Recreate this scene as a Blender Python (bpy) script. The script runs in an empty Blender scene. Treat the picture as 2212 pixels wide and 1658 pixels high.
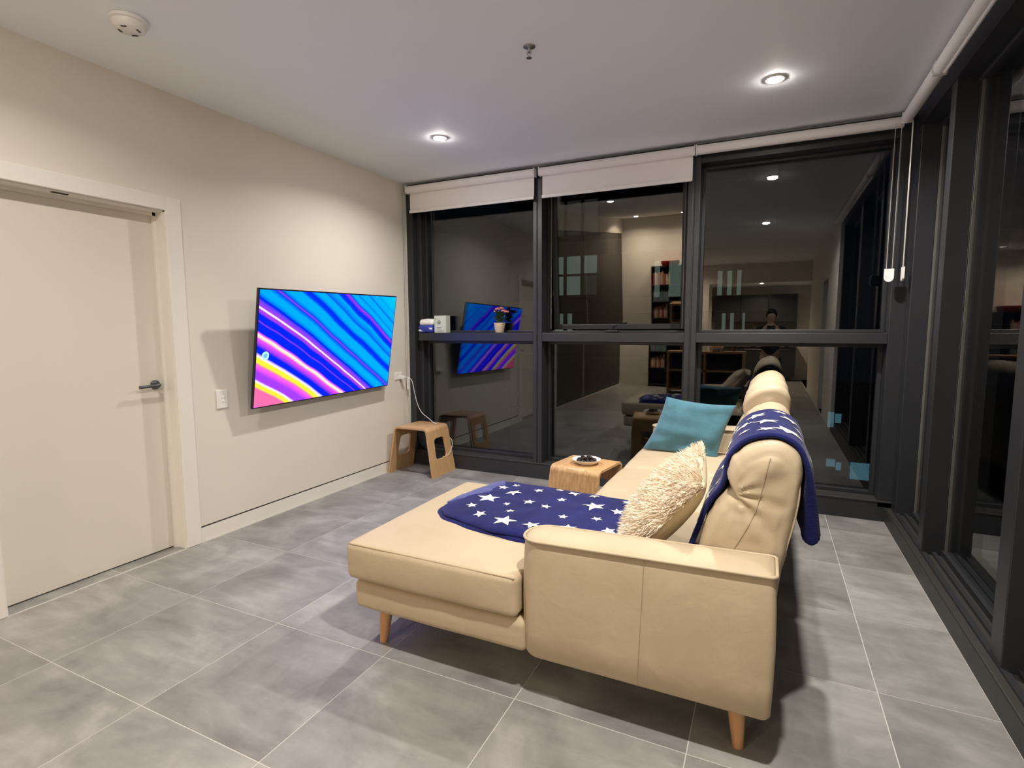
import bpy, bmesh, math, random
from mathutils import Vector, Matrix, noise
random.seed(7)
PI = math.pi
sc = bpy.context.scene
COL = sc.collection

# ------------------------------------------------------------------ camera, world, exposure
# room: x to the right along the far window wall, y into the room, z up; camera above (0, 0)
XL, YB, XR, H = -3.235, 4.424, 0.783, 2.741      # left wall, window wall, right window wall, ceiling
YG = YB + 0.16                                   # plane of the far glass
XG = XR + 0.147                                  # plane of the right glass
cam_d = bpy.data.cameras.new('camera'); cam = bpy.data.objects.new('camera', cam_d); COL.objects.link(cam)
Rr = Vector((0.90352577, 0.42851741, -0.00374326)); Rd = Vector((0.04068283, -0.09446849, -0.99469624)); Rf = Vector((-0.42659827, 0.8985814, -0.10278802))
cam.matrix_world = Matrix(((Rr.x, -Rd.x, -Rf.x, 0), (Rr.y, -Rd.y, -Rf.y, 0), (Rr.z, -Rd.z, -Rf.z, 1.36), (0, 0, 0, 1)))
cam_d.sensor_width = 36.0; cam_d.lens = 1163.9 / 2212 * 36.0; cam_d.clip_start = 0.02; cam_d.clip_end = 300
sc.camera = cam
w = bpy.data.worlds.new('night_sky'); sc.world = w; w.use_nodes = True
w.node_tree.nodes['Background'].inputs[0].default_value = (0.10, 0.13, 0.22, 1)
w.node_tree.nodes['Background'].inputs[1].default_value = 0.012
sc.view_settings.view_transform = 'Standard'; sc.view_settings.look = 'None'
sc.view_settings.gamma = 1; sc.view_settings.use_curve_mapping = False
sc.view_settings.exposure = 0.09
LAMP_W = 37.0                                    # watts of each ceiling downlight
LAMP_COL = (1.0, 0.94, 0.865)
sc.cycles.use_denoising = True
sc.cycles.max_bounces = 12; sc.cycles.diffuse_bounces = 6; sc.cycles.glossy_bounces = 5; sc.cycles.transparent_max_bounces = 24
sc.cycles.sample_clamp_indirect = 6.0
sc.cycles.caustics_reflective = False; sc.cycles.caustics_refractive = False

# ------------------------------------------------------------------ helpers
def setp(o, label=None, cat=None, group=None, kind=None):
    if label: o['label'] = label
    if cat: o['category'] = cat
    if group: o['group'] = group
    if kind: o['kind'] = kind
    return o
def thing(name, loc, label=None, cat=None, group=None, kind=None, rz=0.0):
    o = bpy.data.objects.new(name, None); o.empty_display_size = 0.05; COL.objects.link(o)
    o.location = loc; o.rotation_euler = (0, 0, rz)
    return setp(o, label, cat, group, kind)
def copy_tree(o, parent=None):
    c = o.copy(); COL.objects.link(c); c.parent = parent
    for ch in list(o.children): copy_tree(ch, c)
    return c
class MB:
    def __init__(s): s.v = []; s.f = []; s.sm = []
    def add(s, vs, fs, smooth=False):
        n = len(s.v); s.v += [tuple(p) for p in vs]; s.f += [tuple(i + n for i in f) for f in fs]; s.sm += [smooth] * len(fs); return s
    def box(s, x0, x1, y0, y1, z0, z1, M=None):
        vs = [Vector(p) for p in ((x0,y0,z0),(x1,y0,z0),(x1,y1,z0),(x0,y1,z0),(x0,y0,z1),(x1,y0,z1),(x1,y1,z1),(x0,y1,z1))]
        if M: vs = [M @ p for p in vs]
        return s.add(vs, [(0,3,2,1),(4,5,6,7),(0,1,5,4),(1,2,6,5),(2,3,7,6),(3,0,4,7)])
    def bbox(s, x0, x1, y0, y1, z0, z1, r=0.004, M=None):   # box with chamfered edges
        r = min(r, (x1-x0)*.45, (y1-y0)*.45, (z1-z0)*.45)
        bm = bmesh.new(); bmesh.ops.create_cube(bm, size=1)
        for v in bm.verts: v.co = Vector(((x0+x1)/2+v.co.x*(x1-x0), (y0+y1)/2+v.co.y*(y1-y0), (z0+z1)/2+v.co.z*(z1-z0)))
        bmesh.ops.bevel(bm, geom=list(bm.edges), offset=r, segments=2, affect='EDGES', profile=.5)
        bm.verts.index_update()
        s.add([(M @ v.co if M else v.co) for v in bm.verts], [[v.index for v in f.verts] for f in bm.faces]); bm.free(); return s
    def tube(s, pts, r, n=10, closed=False, smooth=True):
        pts = [Vector(p) for p in pts]; m = len(pts)
        rs = r if isinstance(r, (list, tuple)) else [r] * m
        rings = []; up = None
        for i, p in enumerate(pts):
            a = pts[(i-1) % m] if (closed or i) else p; b = pts[(i+1) % m] if (closed or i < m-1) else p
            t = (b - a).normalized()
            if up is None: up = Vector((0,0,1)) if abs(t.z) < .9 else Vector((1,0,0))
            u = (up - t * up.dot(t)).normalized(); up = u; vv = t.cross(u)
            rings.append([p + (u * math.cos(2*PI*k/n) + vv * math.sin(2*PI*k/n)) * rs[i] for k in range(n)])
        vs = [q for g in rings for q in g]; fs = []
        for i in range(m if closed else m - 1):
            j = (i + 1) % m
            for k in range(n): k2 = (k+1) % n; fs.append((i*n+k, j*n+k, j*n+k2, i*n+k2))
        if not closed: fs += [tuple(range(n)), tuple((m-1)*n + k for k in range(n-1, -1, -1))]
        return s.add(vs, fs, smooth)
    def lathe(s, prof, c=(0,0,0), n=28, smooth=True, axis='z'):
        vs = []; fs = []; m = len(prof)
        for (r, z) in prof:
            for k in range(n):
                a = 2*PI*k/n; x, y = r*math.cos(a), r*math.sin(a)
                p = (x, y, z) if axis == 'z' else ((z, x, y) if axis == 'x' else (y, z, x))
                vs.append((c[0]+p[0], c[1]+p[1], c[2]+p[2]))
        for i in range(m-1):
            for k in range(n): k2 = (k+1) % n; fs.append((i*n+k, i*n+k2, (i+1)*n+k2, (i+1)*n+k))
        if prof[0][0] > 1e-5: fs.append(tuple(range(n-1, -1, -1)))
        if prof[-1][0] > 1e-5: fs.append(tuple((m-1)*n+k for k in range(n)))
        return s.add(vs, fs, smooth)
    def prism(s, poly, z0, z1, M=None):
        n = len(poly); vs = [Vector((x, y, z0)) for x, y in poly] + [Vector((x, y, z1)) for x, y in poly]
        if M: vs = [M @ p for p in vs]
        return s.add(vs, [tuple(range(n-1,-1,-1)), tuple(range(n,2*n))] + [(i,(i+1)%n,n+(i+1)%n,n+i) for i in range(n)])
    def loft(s, rings, smooth=True, cap=True):
        n = len(rings[0]); vs = [q for g in rings for q in g]; fs = []
        for i in range(len(rings)-1):
            for k in range(n): k2 = (k+1) % n; fs.append((i*n+k, i*n+k2, (i+1)*n+k2, (i+1)*n+k))
        if cap: fs += [tuple(range(n-1,-1,-1)), tuple((len(rings)-1)*n+k for k in range(n))]
        return s.add(vs, fs, smooth)
    def build(s, name, mat, parent=None, weld=False, **kw):
        me = bpy.data.meshes.new(name); me.from_pydata([tuple(p) for p in s.v], [], s.f); me.materials.append(mat)
        me.polygons.foreach_set('use_smooth', s.sm); me.update()
        bm = bmesh.new(); bm.from_mesh(me)
        if weld: bmesh.ops.remove_doubles(bm, verts=bm.verts, dist=2e-5)
        bmesh.ops.recalc_face_normals(bm, faces=bm.faces); bm.to_mesh(me); bm.free()
        if any(s.sm): me.set_sharp_from_angle(angle=math.radians(50))
        o = bpy.data.objects.new(name, me); COL.objects.link(o)
        if parent: o.parent = parent
        return setp(o, **kw)
def rbox(x0, x1, y0, y1, z0, z1, r, puff=(0,0,0,0,0,0), n=14, wob=0.0, seed=0.0):
    """soft upholstered block; puff = bulge of -x +x -y +y -z +z faces"""
    hx, hy, hz = (x1-x0)/2, (y1-y0)/2, (z1-z0)/2; cx, cy, cz = (x0+x1)/2, (y0+y1)/2, (z0+z1)/2
    r = min(r, hx*.98, hy*.98, hz*.98)
    def axis(hf):
        ri = hf - r; e = [ri + r*math.sin(a*PI/2/4) if True else 0 for a in range(0, 5)]
        e = [ri + r*math.tan(a*PI/4/4) for a in range(0, 5)]
        m = max(2, int(n*min(1, hf/.4))); mid = [-ri + 2*ri*i/m for i in range(m+1)] if ri > 1e-4 else [0]
        return [-q for q in reversed(e[1:])] + mid + e[1:]
    ax, ay, az = axis(hx), axis(hy), axis(hz)
    vmap = {}; vs = []; fs = []
    def vert(p):
        key = (round(p[0],5), round(p[1],5), round(p[2],5))
        if key in vmap: return vmap[key]
        q = [max(-(h-r), min(h-r, c)) for c, h in zip(p, (hx,hy,hz))]
        d = Vector(p) - Vector(q); o = Vector(q) + (d.normalized()*r if d.length > 1e-9 else d)
        u, v, w_ = o.x/hx, o.y/hy, o.z/hz
        f = lambda a, b: max(0, 1-a*a)*max(0, 1-b*b)
        def amt(k, s_): return puff[k]
        o2 = o.copy()
        o2.x += (puff[1]*max(0,u)**2 - puff[0]*max(0,-u)**2)*f(v,w_)**.6
        o2.y += (puff[3]*max(0,v)**2 - puff[2]*max(0,-v)**2)*f(u,w_)**.6
        o2.z += (puff[5]*max(0,w_)**2 - puff[4]*max(0,-w_)**2)*f(u,v)**.6
        if wob:
            nn = noise.noise_vector(Vector((o.x+cx, o.y+cy, o.z+cz))*7 + Vector((seed,)*3)); o2 += nn*wob
        vmap[key] = len(vs); vs.append((o2.x+cx, o2.y+cy, o2.z+cz)); return vmap[key]
    def face(A, B, mk, flip):
        for i in range(len(A)-1):
            for j in range(len(B)-1):
                q = [vert(mk(A[i],B[j])), vert(mk(A[i+1],B[j])), vert(mk(A[i+1],B[j+1])), vert(mk(A[i],B[j+1]))]
                if len(set(q)) == 4: fs.append(tuple(q[::-1]) if flip else tuple(q))
    face(ax, ay, lambda a,b:(a,b,hz), False); face(ax, ay, lambda a,b:(a,b,-hz), True)
    face(ax, az, lambda a,b:(a,-hy,b), False); face(ax, az, lambda a,b:(a,hy,b), True)
    face(ay, az, lambda a,b:(hx,a,b), False); face(ay, az, lambda a,b:(-hx,a,b), True)
    return MB().add(vs, fs, True)
def smooth_path(pts, per=6, closed=False):
    out = []; n = len(pts); P = [Vector(p) for p in pts]
    rng = range(n) if closed else range(n-1)
    for i in rng:
        g = (lambda k: P[k % n]) if closed else (lambda k: P[max(0, min(n-1, k))])
        p0, p1, p2, p3 = g(i-1), g(i), g(i+1), g(i+2)
        for k in range(per):
            t = k/per; out.append(.5*((2*p1)+(p2-p0)*t+(2*p0-5*p1+4*p2-p3)*t*t+(3*p1-p0-3*p2+p3)*t**3))
    if not closed: out.append(P[-1])
    return out

# ------------------------------------------------------------------ materials
def newmat(name):
    m = bpy.data.materials.new(name); m.use_nodes = True
    nt = m.node_tree; b = nt.nodes['Principled BSDF']; return m, nt, b
def N(nt, typ, **kw):
    n = nt.nodes.new(typ)
    for k, v in kw.items(): setattr(n, k, v)
    return n
def pmat(name, col, rough=.5, metal=0, bump=0, bscale=40, var=0, vscale=6, spec=.5, coords='Object', sheen=0, emit=None, estr=0, detail=4, stretch=None):
    m, nt, b = newmat(name); L = nt.links.new
    b.inputs['Base Color'].default_value = (*col, 1); b.inputs['Roughness'].default_value = rough; b.inputs['Metallic'].default_value = metal
    b.inputs['Specular IOR Level'].default_value = spec
    if sheen: b.inputs['Sheen Weight'].default_value = sheen
    if emit: b.inputs['Emission Color'].default_value = (*emit, 1); b.inputs['Emission Strength'].default_value = estr
    if bump or var:
        tc = N(nt, 'ShaderNodeTexCoord'); src = tc.outputs[coords]
        if stretch:
            mp = N(nt, 'ShaderNodeMapping'); mp.inputs['Scale'].default_value = stretch; L(src, mp.inputs[0]); src = mp.outputs[0]
    if var:
        n = N(nt, 'ShaderNodeTexNoise'); n.inputs['Scale'].default_value = vscale; n.inputs['Detail'].default_value = detail; L(src, n.inputs['Vector'])
        cr = N(nt, 'ShaderNodeValToRGB'); cr.color_ramp.elements[0].position = .3; cr.color_ramp.elements[1].position = .7
        cr.color_ramp.elements[0].color = (*[c*(1-var) for c in col], 1); cr.color_ramp.elements[1].color = (*[min(1, c*(1+var)) for c in col], 1)
        L(n.outputs['Fac'], cr.inputs[0]); L(cr.outputs[0], b.inputs['Base Color'])
    if bump:
        n = N(nt, 'ShaderNodeTexNoise'); n.inputs['Scale'].default_value = bscale; n.inputs['Detail'].default_value = 4; L(src, n.inputs['Vector'])
        bp = N(nt, 'ShaderNodeBump'); bp.inputs['Strength'].default_value = bump; bp.inputs['Distance'].default_value = .01
        L(n.outputs['Fac'], bp.inputs['Height']); L(bp.outputs[0], b.inputs['Normal'])
    return m
def glass_mat(name, r0, tint):
    m, nt, b = newmat(name); L = nt.links.new; nt.nodes.remove(b); out = nt.nodes['Material Output']
    lw = N(nt, 'ShaderNodeLayerWeight'); lw.inputs[0].default_value = .5
    pw = N(nt, 'ShaderNodeMath', operation='POWER'); L(lw.outputs['Facing'], pw.inputs[0]); pw.inputs[1].default_value = 5
    ma = N(nt, 'ShaderNodeMath', operation='MULTIPLY_ADD'); L(pw.outputs[0], ma.inputs[0]); ma.inputs[1].default_value = 1-r0; ma.inputs[2].default_value = r0
    tr = N(nt, 'ShaderNodeBsdfTransparent'); tr.inputs[0].default_value = (*tint, 1)
    gl = N(nt, 'ShaderNodeBsdfGlossy'); gl.inputs['Roughness'].default_value = 0.0; gl.inputs[0].default_value = (1, 1, 1, 1)
    mx = N(nt, 'ShaderNodeMixShader'); L(ma.outputs[0], mx.inputs[0]); L(tr.outputs[0], mx.inputs[1]); L(gl.outputs[0], mx.inputs[2]); L(mx.outputs[0], out.inputs[0])
    return m
def wood_mat(name, c1, c2, axis='Z', scale=1.0, rough=.42):
    m, nt, b = newmat(name); L = nt.links.new
    tc = N(nt, 'ShaderNodeTexCoord'); mp = N(nt, 'ShaderNodeMapping')
    st = {'X': (1.2, 26, 26), 'Y': (26, 1.2, 26), 'Z': (26, 26, 1.2)}[axis]; mp.inputs['Scale'].default_value = tuple(q*scale for q in st)
    L(tc.outputs['Object'], mp.inputs[0])
    n = N(nt, 'ShaderNodeTexNoise'); n.inputs['Scale'].default_value = 1.6; n.inputs['Detail'].default_value = 6; n.inputs['Roughness'].default_value = .65; L(mp.outputs[0], n.inputs['Vector'])
    cr = N(nt, 'ShaderNodeValToRGB'); cr.color_ramp.elements[0].position = .32; cr.color_ramp.elements[1].position = .68
    cr.color_ramp.elements[0].color = (*c1, 1); cr.color_ramp.elements[1].color = (*c2, 1)
    L(n.outputs['Fac'], cr.inputs[0]); L(cr.outputs[0], b.inputs['Base Color']); b.inputs['Roughness'].default_value = rough
    return m
M = {}
M['wall'] = pmat('white_wall_paint', (.745, .70, .625), .6, bump=.05, bscale=260, var=.012, vscale=2)
M['ceil'] = pmat('white_ceiling_paint', (.90, .93, .985), .7, bump=.03, bscale=220)
M['trim'] = pmat('white_satin_trim', (.80, .77, .71), .38)
M['doorw'] = pmat('white_door_paint', (.72, .67, .59), .42, bump=.02, bscale=120)
M['gap'] = pmat('dark_shadow_gap', (.06, .055, .05), .8)
M['frame'] = pmat('charcoal_window_frame', (.023, .0245, .028), .42, bump=.03, bscale=300)
M['sill'] = pmat('charcoal_sill', (.032, .031, .029), .5, bump=.03, bscale=300)
M['gasket'] = pmat('grey_gasket', (.13, .128, .12), .4)
M['paleedge'] = pmat('pale_edge', (.45, .38, .30), .5)
M['glass'] = glass_mat('double_glazing', .070, (.80, .83, .84))
M['blind'] = pmat('white_blind_fabric', (.84, .82, .80), .75, bump=.05, bscale=500)
M['blindbar'] = pmat('white_blind_bar', (.85, .84, .82), .35)
M['plastic'] = pmat('white_plastic', (.82, .81, .78), .35)
M['chain'] = pmat('bead_chain', (.55, .54, .50), .35, metal=.3)
M['black'] = pmat('black_plastic', (.012, .012, .014), .35)
M['darkmetal'] = pmat('dark_satin_metal', (.10, .105, .11), .35, metal=.8)
M['chrome'] = pmat('satin_chrome', (.55, .55, .55), .28, metal=1)
def tile_mat():
    m, nt, b = newmat('grey_stone_tile'); L = nt.links.new
    geo = N(nt, 'ShaderNodeNewGeometry'); oi = N(nt, 'ShaderNodeObjectInfo')
    off = N(nt, 'ShaderNodeVectorMath', operation='SCALE'); cmb = N(nt, 'ShaderNodeCombineXYZ')
    for i in range(3): L(oi.outputs['Random'], cmb.inputs[i])
    L(cmb.outputs[0], off.inputs[0]); off.inputs['Scale'].default_value = 37
    add = N(nt, 'ShaderNodeVectorMath', operation='ADD'); L(geo.outputs['Position'], add.inputs[0]); L(off.outputs[0], add.inputs[1])
    n1 = N(nt, 'ShaderNodeTexNoise'); n1.inputs['Scale'].default_value = 2.6; n1.inputs['Detail'].default_value = 7; n1.inputs['Roughness'].default_value = .62; n1.inputs['Distortion'].default_value = .5; L(add.outputs[0], n1.inputs['Vector'])
    mp = N(nt, 'ShaderNodeMapping'); mp.inputs['Scale'].default_value = (1.3, 6, 6); mp.inputs['Rotation'].default_value = (0, 0, .5); L(add.outputs[0], mp.inputs[0])
    n2 = N(nt, 'ShaderNodeTexNoise'); n2.inputs['Scale'].default_value = 2.2; n2.inputs['Detail'].default_value = 6; n2.inputs['Roughness'].default_value = .6; L(mp.outputs[0], n2.inputs['Vector'])
    mx = N(nt, 'ShaderNodeMath', operation='MULTIPLY_ADD'); L(n2.outputs['Fac'], mx.inputs[0]); mx.inputs[1].default_value = .28
    m2 = N(nt, 'ShaderNodeMath', operation='MULTIPLY'); L(n1.outputs['Fac'], m2.inputs[0]); m2.inputs[1].default_value = .72; L(m2.outputs[0], mx.inputs[2])
    cr = N(nt, 'ShaderNodeValToRGB'); e = cr.color_ramp.elements; e[0].position = .33; e[1].position = .68
    e[0].color = (.155, .149, .143, 1); e[1].color = (.37, .36, .345, 1); q = e.new(.5); q.color = (.245, .237, .227, 1)
    L(mx.outputs[0], cr.inputs[0])
    hs = N(nt, 'ShaderNodeHueSaturation'); mr = N(nt, 'ShaderNodeMapRange'); L(oi.outputs['Random'], mr.inputs[0]); mr.inputs[3].default_value = .93; mr.inputs[4].default_value = 1.07
    L(mr.outputs[0], hs.inputs['Value']); L(cr.outputs[0], hs.inputs['Color']); L(hs.outputs[0], b.inputs['Base Color'])
    r = N(nt, 'ShaderNodeMapRange'); L(n1.outputs['Fac'], r.inputs[0]); r.inputs[3].default_value = .42; r.inputs[4].default_value = .58; L(r.outputs[0], b.inputs['Roughness'])
    bp = N(nt, 'ShaderNodeBump'); bp.inputs['Strength'].default_value = .05; bp.inputs['Distance'].default_value = .01; L(n2.outputs['Fac'], bp.inputs['Height']); L(bp.outputs[0], b.inputs['Normal'])
    return m
M['tile'] = tile_mat()
M['grout'] = pmat('pale_grout', (.50, .48, .45), .8)
def leather_mat():
    m, nt, b = newmat('cream_leather'); L = nt.links.new
    tc = N(nt, 'ShaderNodeTexCoord'); n = N(nt, 'ShaderNodeTexNoise'); n.inputs['Scale'].default_value = 5; n.inputs['Detail'].default_value = 5; L(tc.outputs['Object'], n.inputs['Vector'])
    cr = N(nt, 'ShaderNodeValToRGB'); e = cr.color_ramp.elements; e[0].position = .3; e[1].position = .7; e[0].color = (.475, .385, .257, 1); e[1].color = (.525, .428, .295, 1)
    L(n.outputs['Fac'], cr.inputs[0]); L(cr.outputs[0], b.inputs['Base Color']); b.inputs['Roughness'].default_value = .55; b.inputs['Specular IOR Level'].default_value = .25
    v = N(nt, 'ShaderNodeTexVoronoi'); v.inputs['Scale'].default_value = 420; L(tc.outputs['Object'], v.inputs['Vector'])
    b1 = N(nt, 'ShaderNodeBump'); b1.inputs['Strength'].default_value = .06; b1.inputs['Distance'].default_value = .002; L(v.outputs['Distance'], b1.inputs['Height'])
    n2 = N(nt, 'ShaderNodeTexNoise'); n2.inputs['Scale'].default_value = 9; n2.inputs['Detail'].default_value = 3; n2.inputs['Distortion'].default_value = .6; L(tc.outputs['Object'], n2.inputs['Vector'])
    b2 = N(nt, 'ShaderNodeBump'); b2.inputs['Strength'].default_value = .16; b2.inputs['Distance'].default_value = .02; L(n2.outputs['Fac'], b2.inputs['Height']); L(b1.outputs[0], b2.inputs['Normal']); L(b2.outputs[0], b.inputs['Normal'])
    return m
M['leather'] = leather_mat()
M['seam'] = pmat('leather_seam', (.36, .27, .17), .7)
M['seam2'] = pmat('fine_leather_seam', (.37, .29, .195), .6)
M['oak'] = wood_mat('birch_veneer', (.50, .30, .14), (.58, .37, .19), 'Z', .6)
M['bamboo'] = wood_mat('striped_bamboo_veneer', (.42, .235, .10), (.66, .43, .21), 'Z', 1.6)
M['legwood'] = wood_mat('beech_leg', (.52, .27, .12), (.60, .34, .17), 'Z', 1.2)
M['navy'] = pmat('navy_fleece', (.013, .016, .105), .95, bump=.25, bscale=180, var=.2, vscale=9, spec=.1, sheen=.10)
M['navyback'] = pmat('navy_fleece_reverse', (.065, .075, .25), .95, bump=.25, bscale=180, var=.15, vscale=9, spec=.1, sheen=.3)
M['starw'] = pmat('white_star_print', (.80, .78, .72), .95, bump=.2, bscale=200, spec=.1)
M['teal'] = pmat('teal_velvet', (.068, .185, .245), .8, bump=.2, bscale=40, var=.16, vscale=10, spec=.2, sheen=.4)
M['fur'] = pmat('cream_shag', (.84, .74, .60), .9, var=.08, vscale=14, spec=.1)
M['furback'] = pmat('cream_cushion_backing', (.66, .55, .36), .85, bump=.1, bscale=200, spec=.2)
M['ceramic'] = pmat('white_ceramic', (.83, .80, .76), .22)
M['choc'] = pmat('dark_chocolate', (.022, .014, .012), .4, bump=.2, bscale=90)
M['stripled'] = pmat('lamp_lens', (1, 1, 1), .3, emit=(1, .93, .84), estr=260)

# ------------------------------------------------------------------ floor
YREAR, YK = -3.85, -6.6          # back of the living room; back of the kitchen behind it
fl = MB().box(XL-.05, XR+.02, YK, YB+.02, -.06, -.0010).box(XL-.2, XL-.05, 1.1, 2.15, -.06, -.0010).build('floor', M['grout'], kind='structure')
PX = PY = .608; X0T, Y0T = .423, 1.682
xs = [X0T + PX*k for k in range(-8, 2)]; ys = [Y0T + PY*k for k in range(-14, 6)]
tile_cache = {}
g = .0020
for i in range(len(xs)-1):
    for j in range(len(ys)-1):
        x0, x1, y0, y1 = max(xs[i], XL-.002), min(xs[i+1], XR), max(ys[j], YK), min(ys[j+1], YB)
        if x1-x0 < .03 or y1-y0 < .03: continue
        key = (round(x1-x0, 3), round(y1-y0, 3))
        if key not in tile_cache:
            a, b_ = (x1-x0)/2-g, (y1-y0)/2-g
            o = MB().bbox(-a, a, -b_, b_, -.008, 0, .0006).build('tile', M['tile'], fl); tile_cache[key] = o.data
        else:
            o = bpy.data.objects.new('tile', tile_cache[key]); COL.objects.link(o); o.parent = fl
        o.location = ((x0+x1)/2, (y0+y1)/2, 0)

for (y0, y1) in ((1.166, 1.680), (1.684, 2.069)):   # cut tiles in the doorway
    MB().bbox(XL-.2, XL-.004, y0, y1, -.008, 0, .0006).build('tile', M['tile'], fl)
# ------------------------------------------------------------------ ceiling and walls
MB().box(XL-.2, XR+.25, YREAR, YB+.3, H, H+.12).build('ceiling', M['ceil'], kind='structure')
DY0, DY1, DZ = 1.165, 2.070, 2.062              # door opening in the left wall
wl = MB()
wl.box(XL-.2, XL, DY1, YB+.25, .104, H).box(XL-.2, XL, DY0, DY1, DZ, H).box(XL-.2, XL, .60, DY0, .104, H)
wl.box(XL-.2, XL, YREAR, .60, 2.42, H)
wl.build('wall_left', M['wall'], kind='structure')
bl = MB().box(XL-.2, XL-.001, DY1+.085, YB, 0, .092).box(XL-.2, XL-.001, .60, DY0-.085, 0, .092).build('baseboard_left', M['trim'], kind='structure')
MB().box(XL-.2, XL-.012, DY1+.085, YB, .092, .104).box(XL-.2, XL-.012, .60, DY0-.085, .092, .104).build('shadow_gap', M['gap'], bl)
# door
d = thing('door_1', (XL, (DY0+DY1)/2, 0), kind='structure'); hw = (DY1-DY0)/2
MB().bbox(-.135, -.095, -hw+.018, hw-.018, .006, DZ-.018, .003).build('door_leaf', M['doorw'], d)
jb = MB()
jb.box(-.2, -.001, hw-.016, hw, 0, DZ).box(-.2, -.001, -hw, -hw+.016, 0, DZ).box(-.2, -.001, -hw, hw, DZ-.016, DZ)
jb.box(-.094, -.075, hw-.032, hw-.016, 0, DZ-.016).box(-.094, -.075, -hw+.016, -hw+.032, 0, DZ-.016).box(-.094, -.075, -hw+.016, hw-.016, DZ-.034, DZ-.016)
jb.build('door_jamb', M['trim'], d)
for nm, y0, y1, z0, z1 in (('casing', hw-.008, hw+.085, 0, DZ+.075), ('casing', -hw-.085, -hw+.008, 0, DZ+.075), ('casing', -hw+.008, hw-.008, DZ-.008, DZ+.075)):
    MB().bbox(-.004, .014, y0, y1, z0, z1, .004).build(nm, M['trim'], d)
MB().box(-.005, .0005, hw+.085, hw+.088, 0, DZ+.072).build('caulk_line', M['gap'], d)
hx = -.095
hd = MB().lathe([(.001, -.001), (.027, 0), (.027, .010), (.024, .013), (.001, .013)], (hx, hw-.075, 1.03), 24, axis='x').build('door_handle', M['darkmetal'], d, label='dark metal lever handle')
MB().tube(smooth_path([(hx+.012, hw-.075, 1.03), (hx+.045, hw-.075, 1.03), (hx+.058, hw-.09, 1.03), (hx+.058, hw-.13, 1.028), (hx+.056, hw-.195, 1.026)], 5), .0095, 10).build('lever', M['darkmetal'], hd)
MB().lathe([(.001, .012), (.008, .012), (.008, .022), (.001, .022)], (hx, hw-.052, 1.028), 12, axis='x').build('latch_button', M['chrome'], hd)
MB().box(-.030, -.010, -.10, -.03, DZ-.020, DZ-.0155).build('strike_plate', M['gap'], d)

# ------------------------------------------------------------------ far window wall
ZR0, ZR1, ZS, ZT = 1.243, 1.320, .147, 2.60      # middle rail, sill top, glass top
MULL = [(-3.235, -3.165), (-1.893, -1.808), (-.600, -.512), (.735, .95)]
wb = MB().box(XL, XR+.2, YB, YB+.24, 0, ZS-.012).build('wall_back', M['frame'], kind='structure')
MB().bbox(XL, XR+.2, YB-.006, YB+.20, ZS-.012, ZS, .003).build('sill', M['sill'], wb)
MB().box(XL, XR+.2, YB+.02, YB+.24, ZT, H).build('head', M['frame'], wb)
for i, (x0, x1) in enumerate(MULL):
    m = MB()
    if 0 < i < 3:
        xm = (x0+x1)/2; m.bbox(x0, xm-.006, YB, YG+.05, ZS, ZT+.05, .003).bbox(xm+.006, x1, YB, YG+.05, ZS, ZT+.05, .003).box(xm-.006, xm+.006, YB+.010, YG+.05, ZS, ZT+.05)
    elif i == 0: m.bbox(x0, x1, YB+.004, YG+.05, ZS, ZT+.05, .003).bbox(x1, x1+.05, YB+.07, YG+.05, ZS, ZT+.02, .003)
    else: m.bbox(x0, XR+.06, YB, YG+.10, .10, H, .004).bbox(XR+.06, XR+.25, YB-.02, YG+.10, .10, H, .004)
    m.build('mullion', M['frame'], wb)
def framed(x0, x1, z0, z1, y0, y1, t, Mx=None):
    m = MB()
    m.bbox(x0, x0+t, y0, y1, z0, z1, .003, Mx).bbox(x1-t, x1, y0, y1, z0, z1, .003, Mx).bbox(x0+t, x1-t, y0, y1, z1-t, z1, .003, Mx).bbox(x0+t, x1-t, y0, y1, z0, z0+t, .003, Mx)
    return m
BAYS = [(-3.115, -1.893), (-1.808, -.600), (-.512, .735)]
for i, (x0, x1) in enumerate(BAYS):
    win = thing('window_%d' % (i+1), ((x0+x1)/2, YB, 0), kind='structure'); a = (x1-x0)/2; yg = YG-YB
    MB().bbox(-a, a, 0, yg+.05, ZR0, ZR1, .004).build('middle_rail', M['frame'], win)
    framed(-a, a, ZS, ZR0, yg-.025, yg+.03, .028).build('lower_frame', M['frame'], win)
    MB().box(-a+.026, a-.026, yg, yg+.022, ZS+.026, ZR0-.026).build('lower_pane', M['glass'], win)
    if i != 1:
        framed(-a, a, ZR1, ZT, yg-.025, yg+.03, .022).build('upper_frame', M['frame'], win)
        MB().box(-a+.020, a-.020, yg, yg+.022, ZR1+.020, ZT-.020).build('upper_pane', M['glass'], win)
    else:                                        # awning sash, wound a little way open
        framed(-a, a, ZR1, ZT, yg-.03, yg+.0, .018).build('upper_frame', M['frame'], win)
        T = Matrix.Translation((0, yg+.02, ZT-.03)) @ Matrix.Rotation(math.radians(4.0), 4, 'X') @ Matrix.Translation((0, -yg-.02, -ZT+.03))
        sash = framed(-a+.02, a-.02, ZR1+.025, ZT-.025, yg+.0, yg+.045, .045, T)
        T2 = T
        sash = sash.build('awning_sash', M['frame'], win)
        MB().box(-a+.062, a-.062, yg+.012, yg+.034, ZR1+.067, ZT-.067, T).build('pane', M['glass'], sash)
        for s_ in (-1, 1):
            MB().tube([(s_*(a-.035), yg-.028, ZR1+.03), (s_*(a-.035), yg-.028, ZT-.05)], .006, 6).build('gasket_strip', M['gasket'], sash)
        wd = MB().bbox(-.05, .05, yg-.07, yg-.028, ZR1+.001, ZR1+.022, .006).build('winder', M['black'], win)
        MB().tube([(0, yg-.05, ZR1+.02), (.01, yg-.065, ZR1+.05), (.045, yg-.075, ZR1+.062)], .007, 8).build('crank', M['black'], wd)
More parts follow.
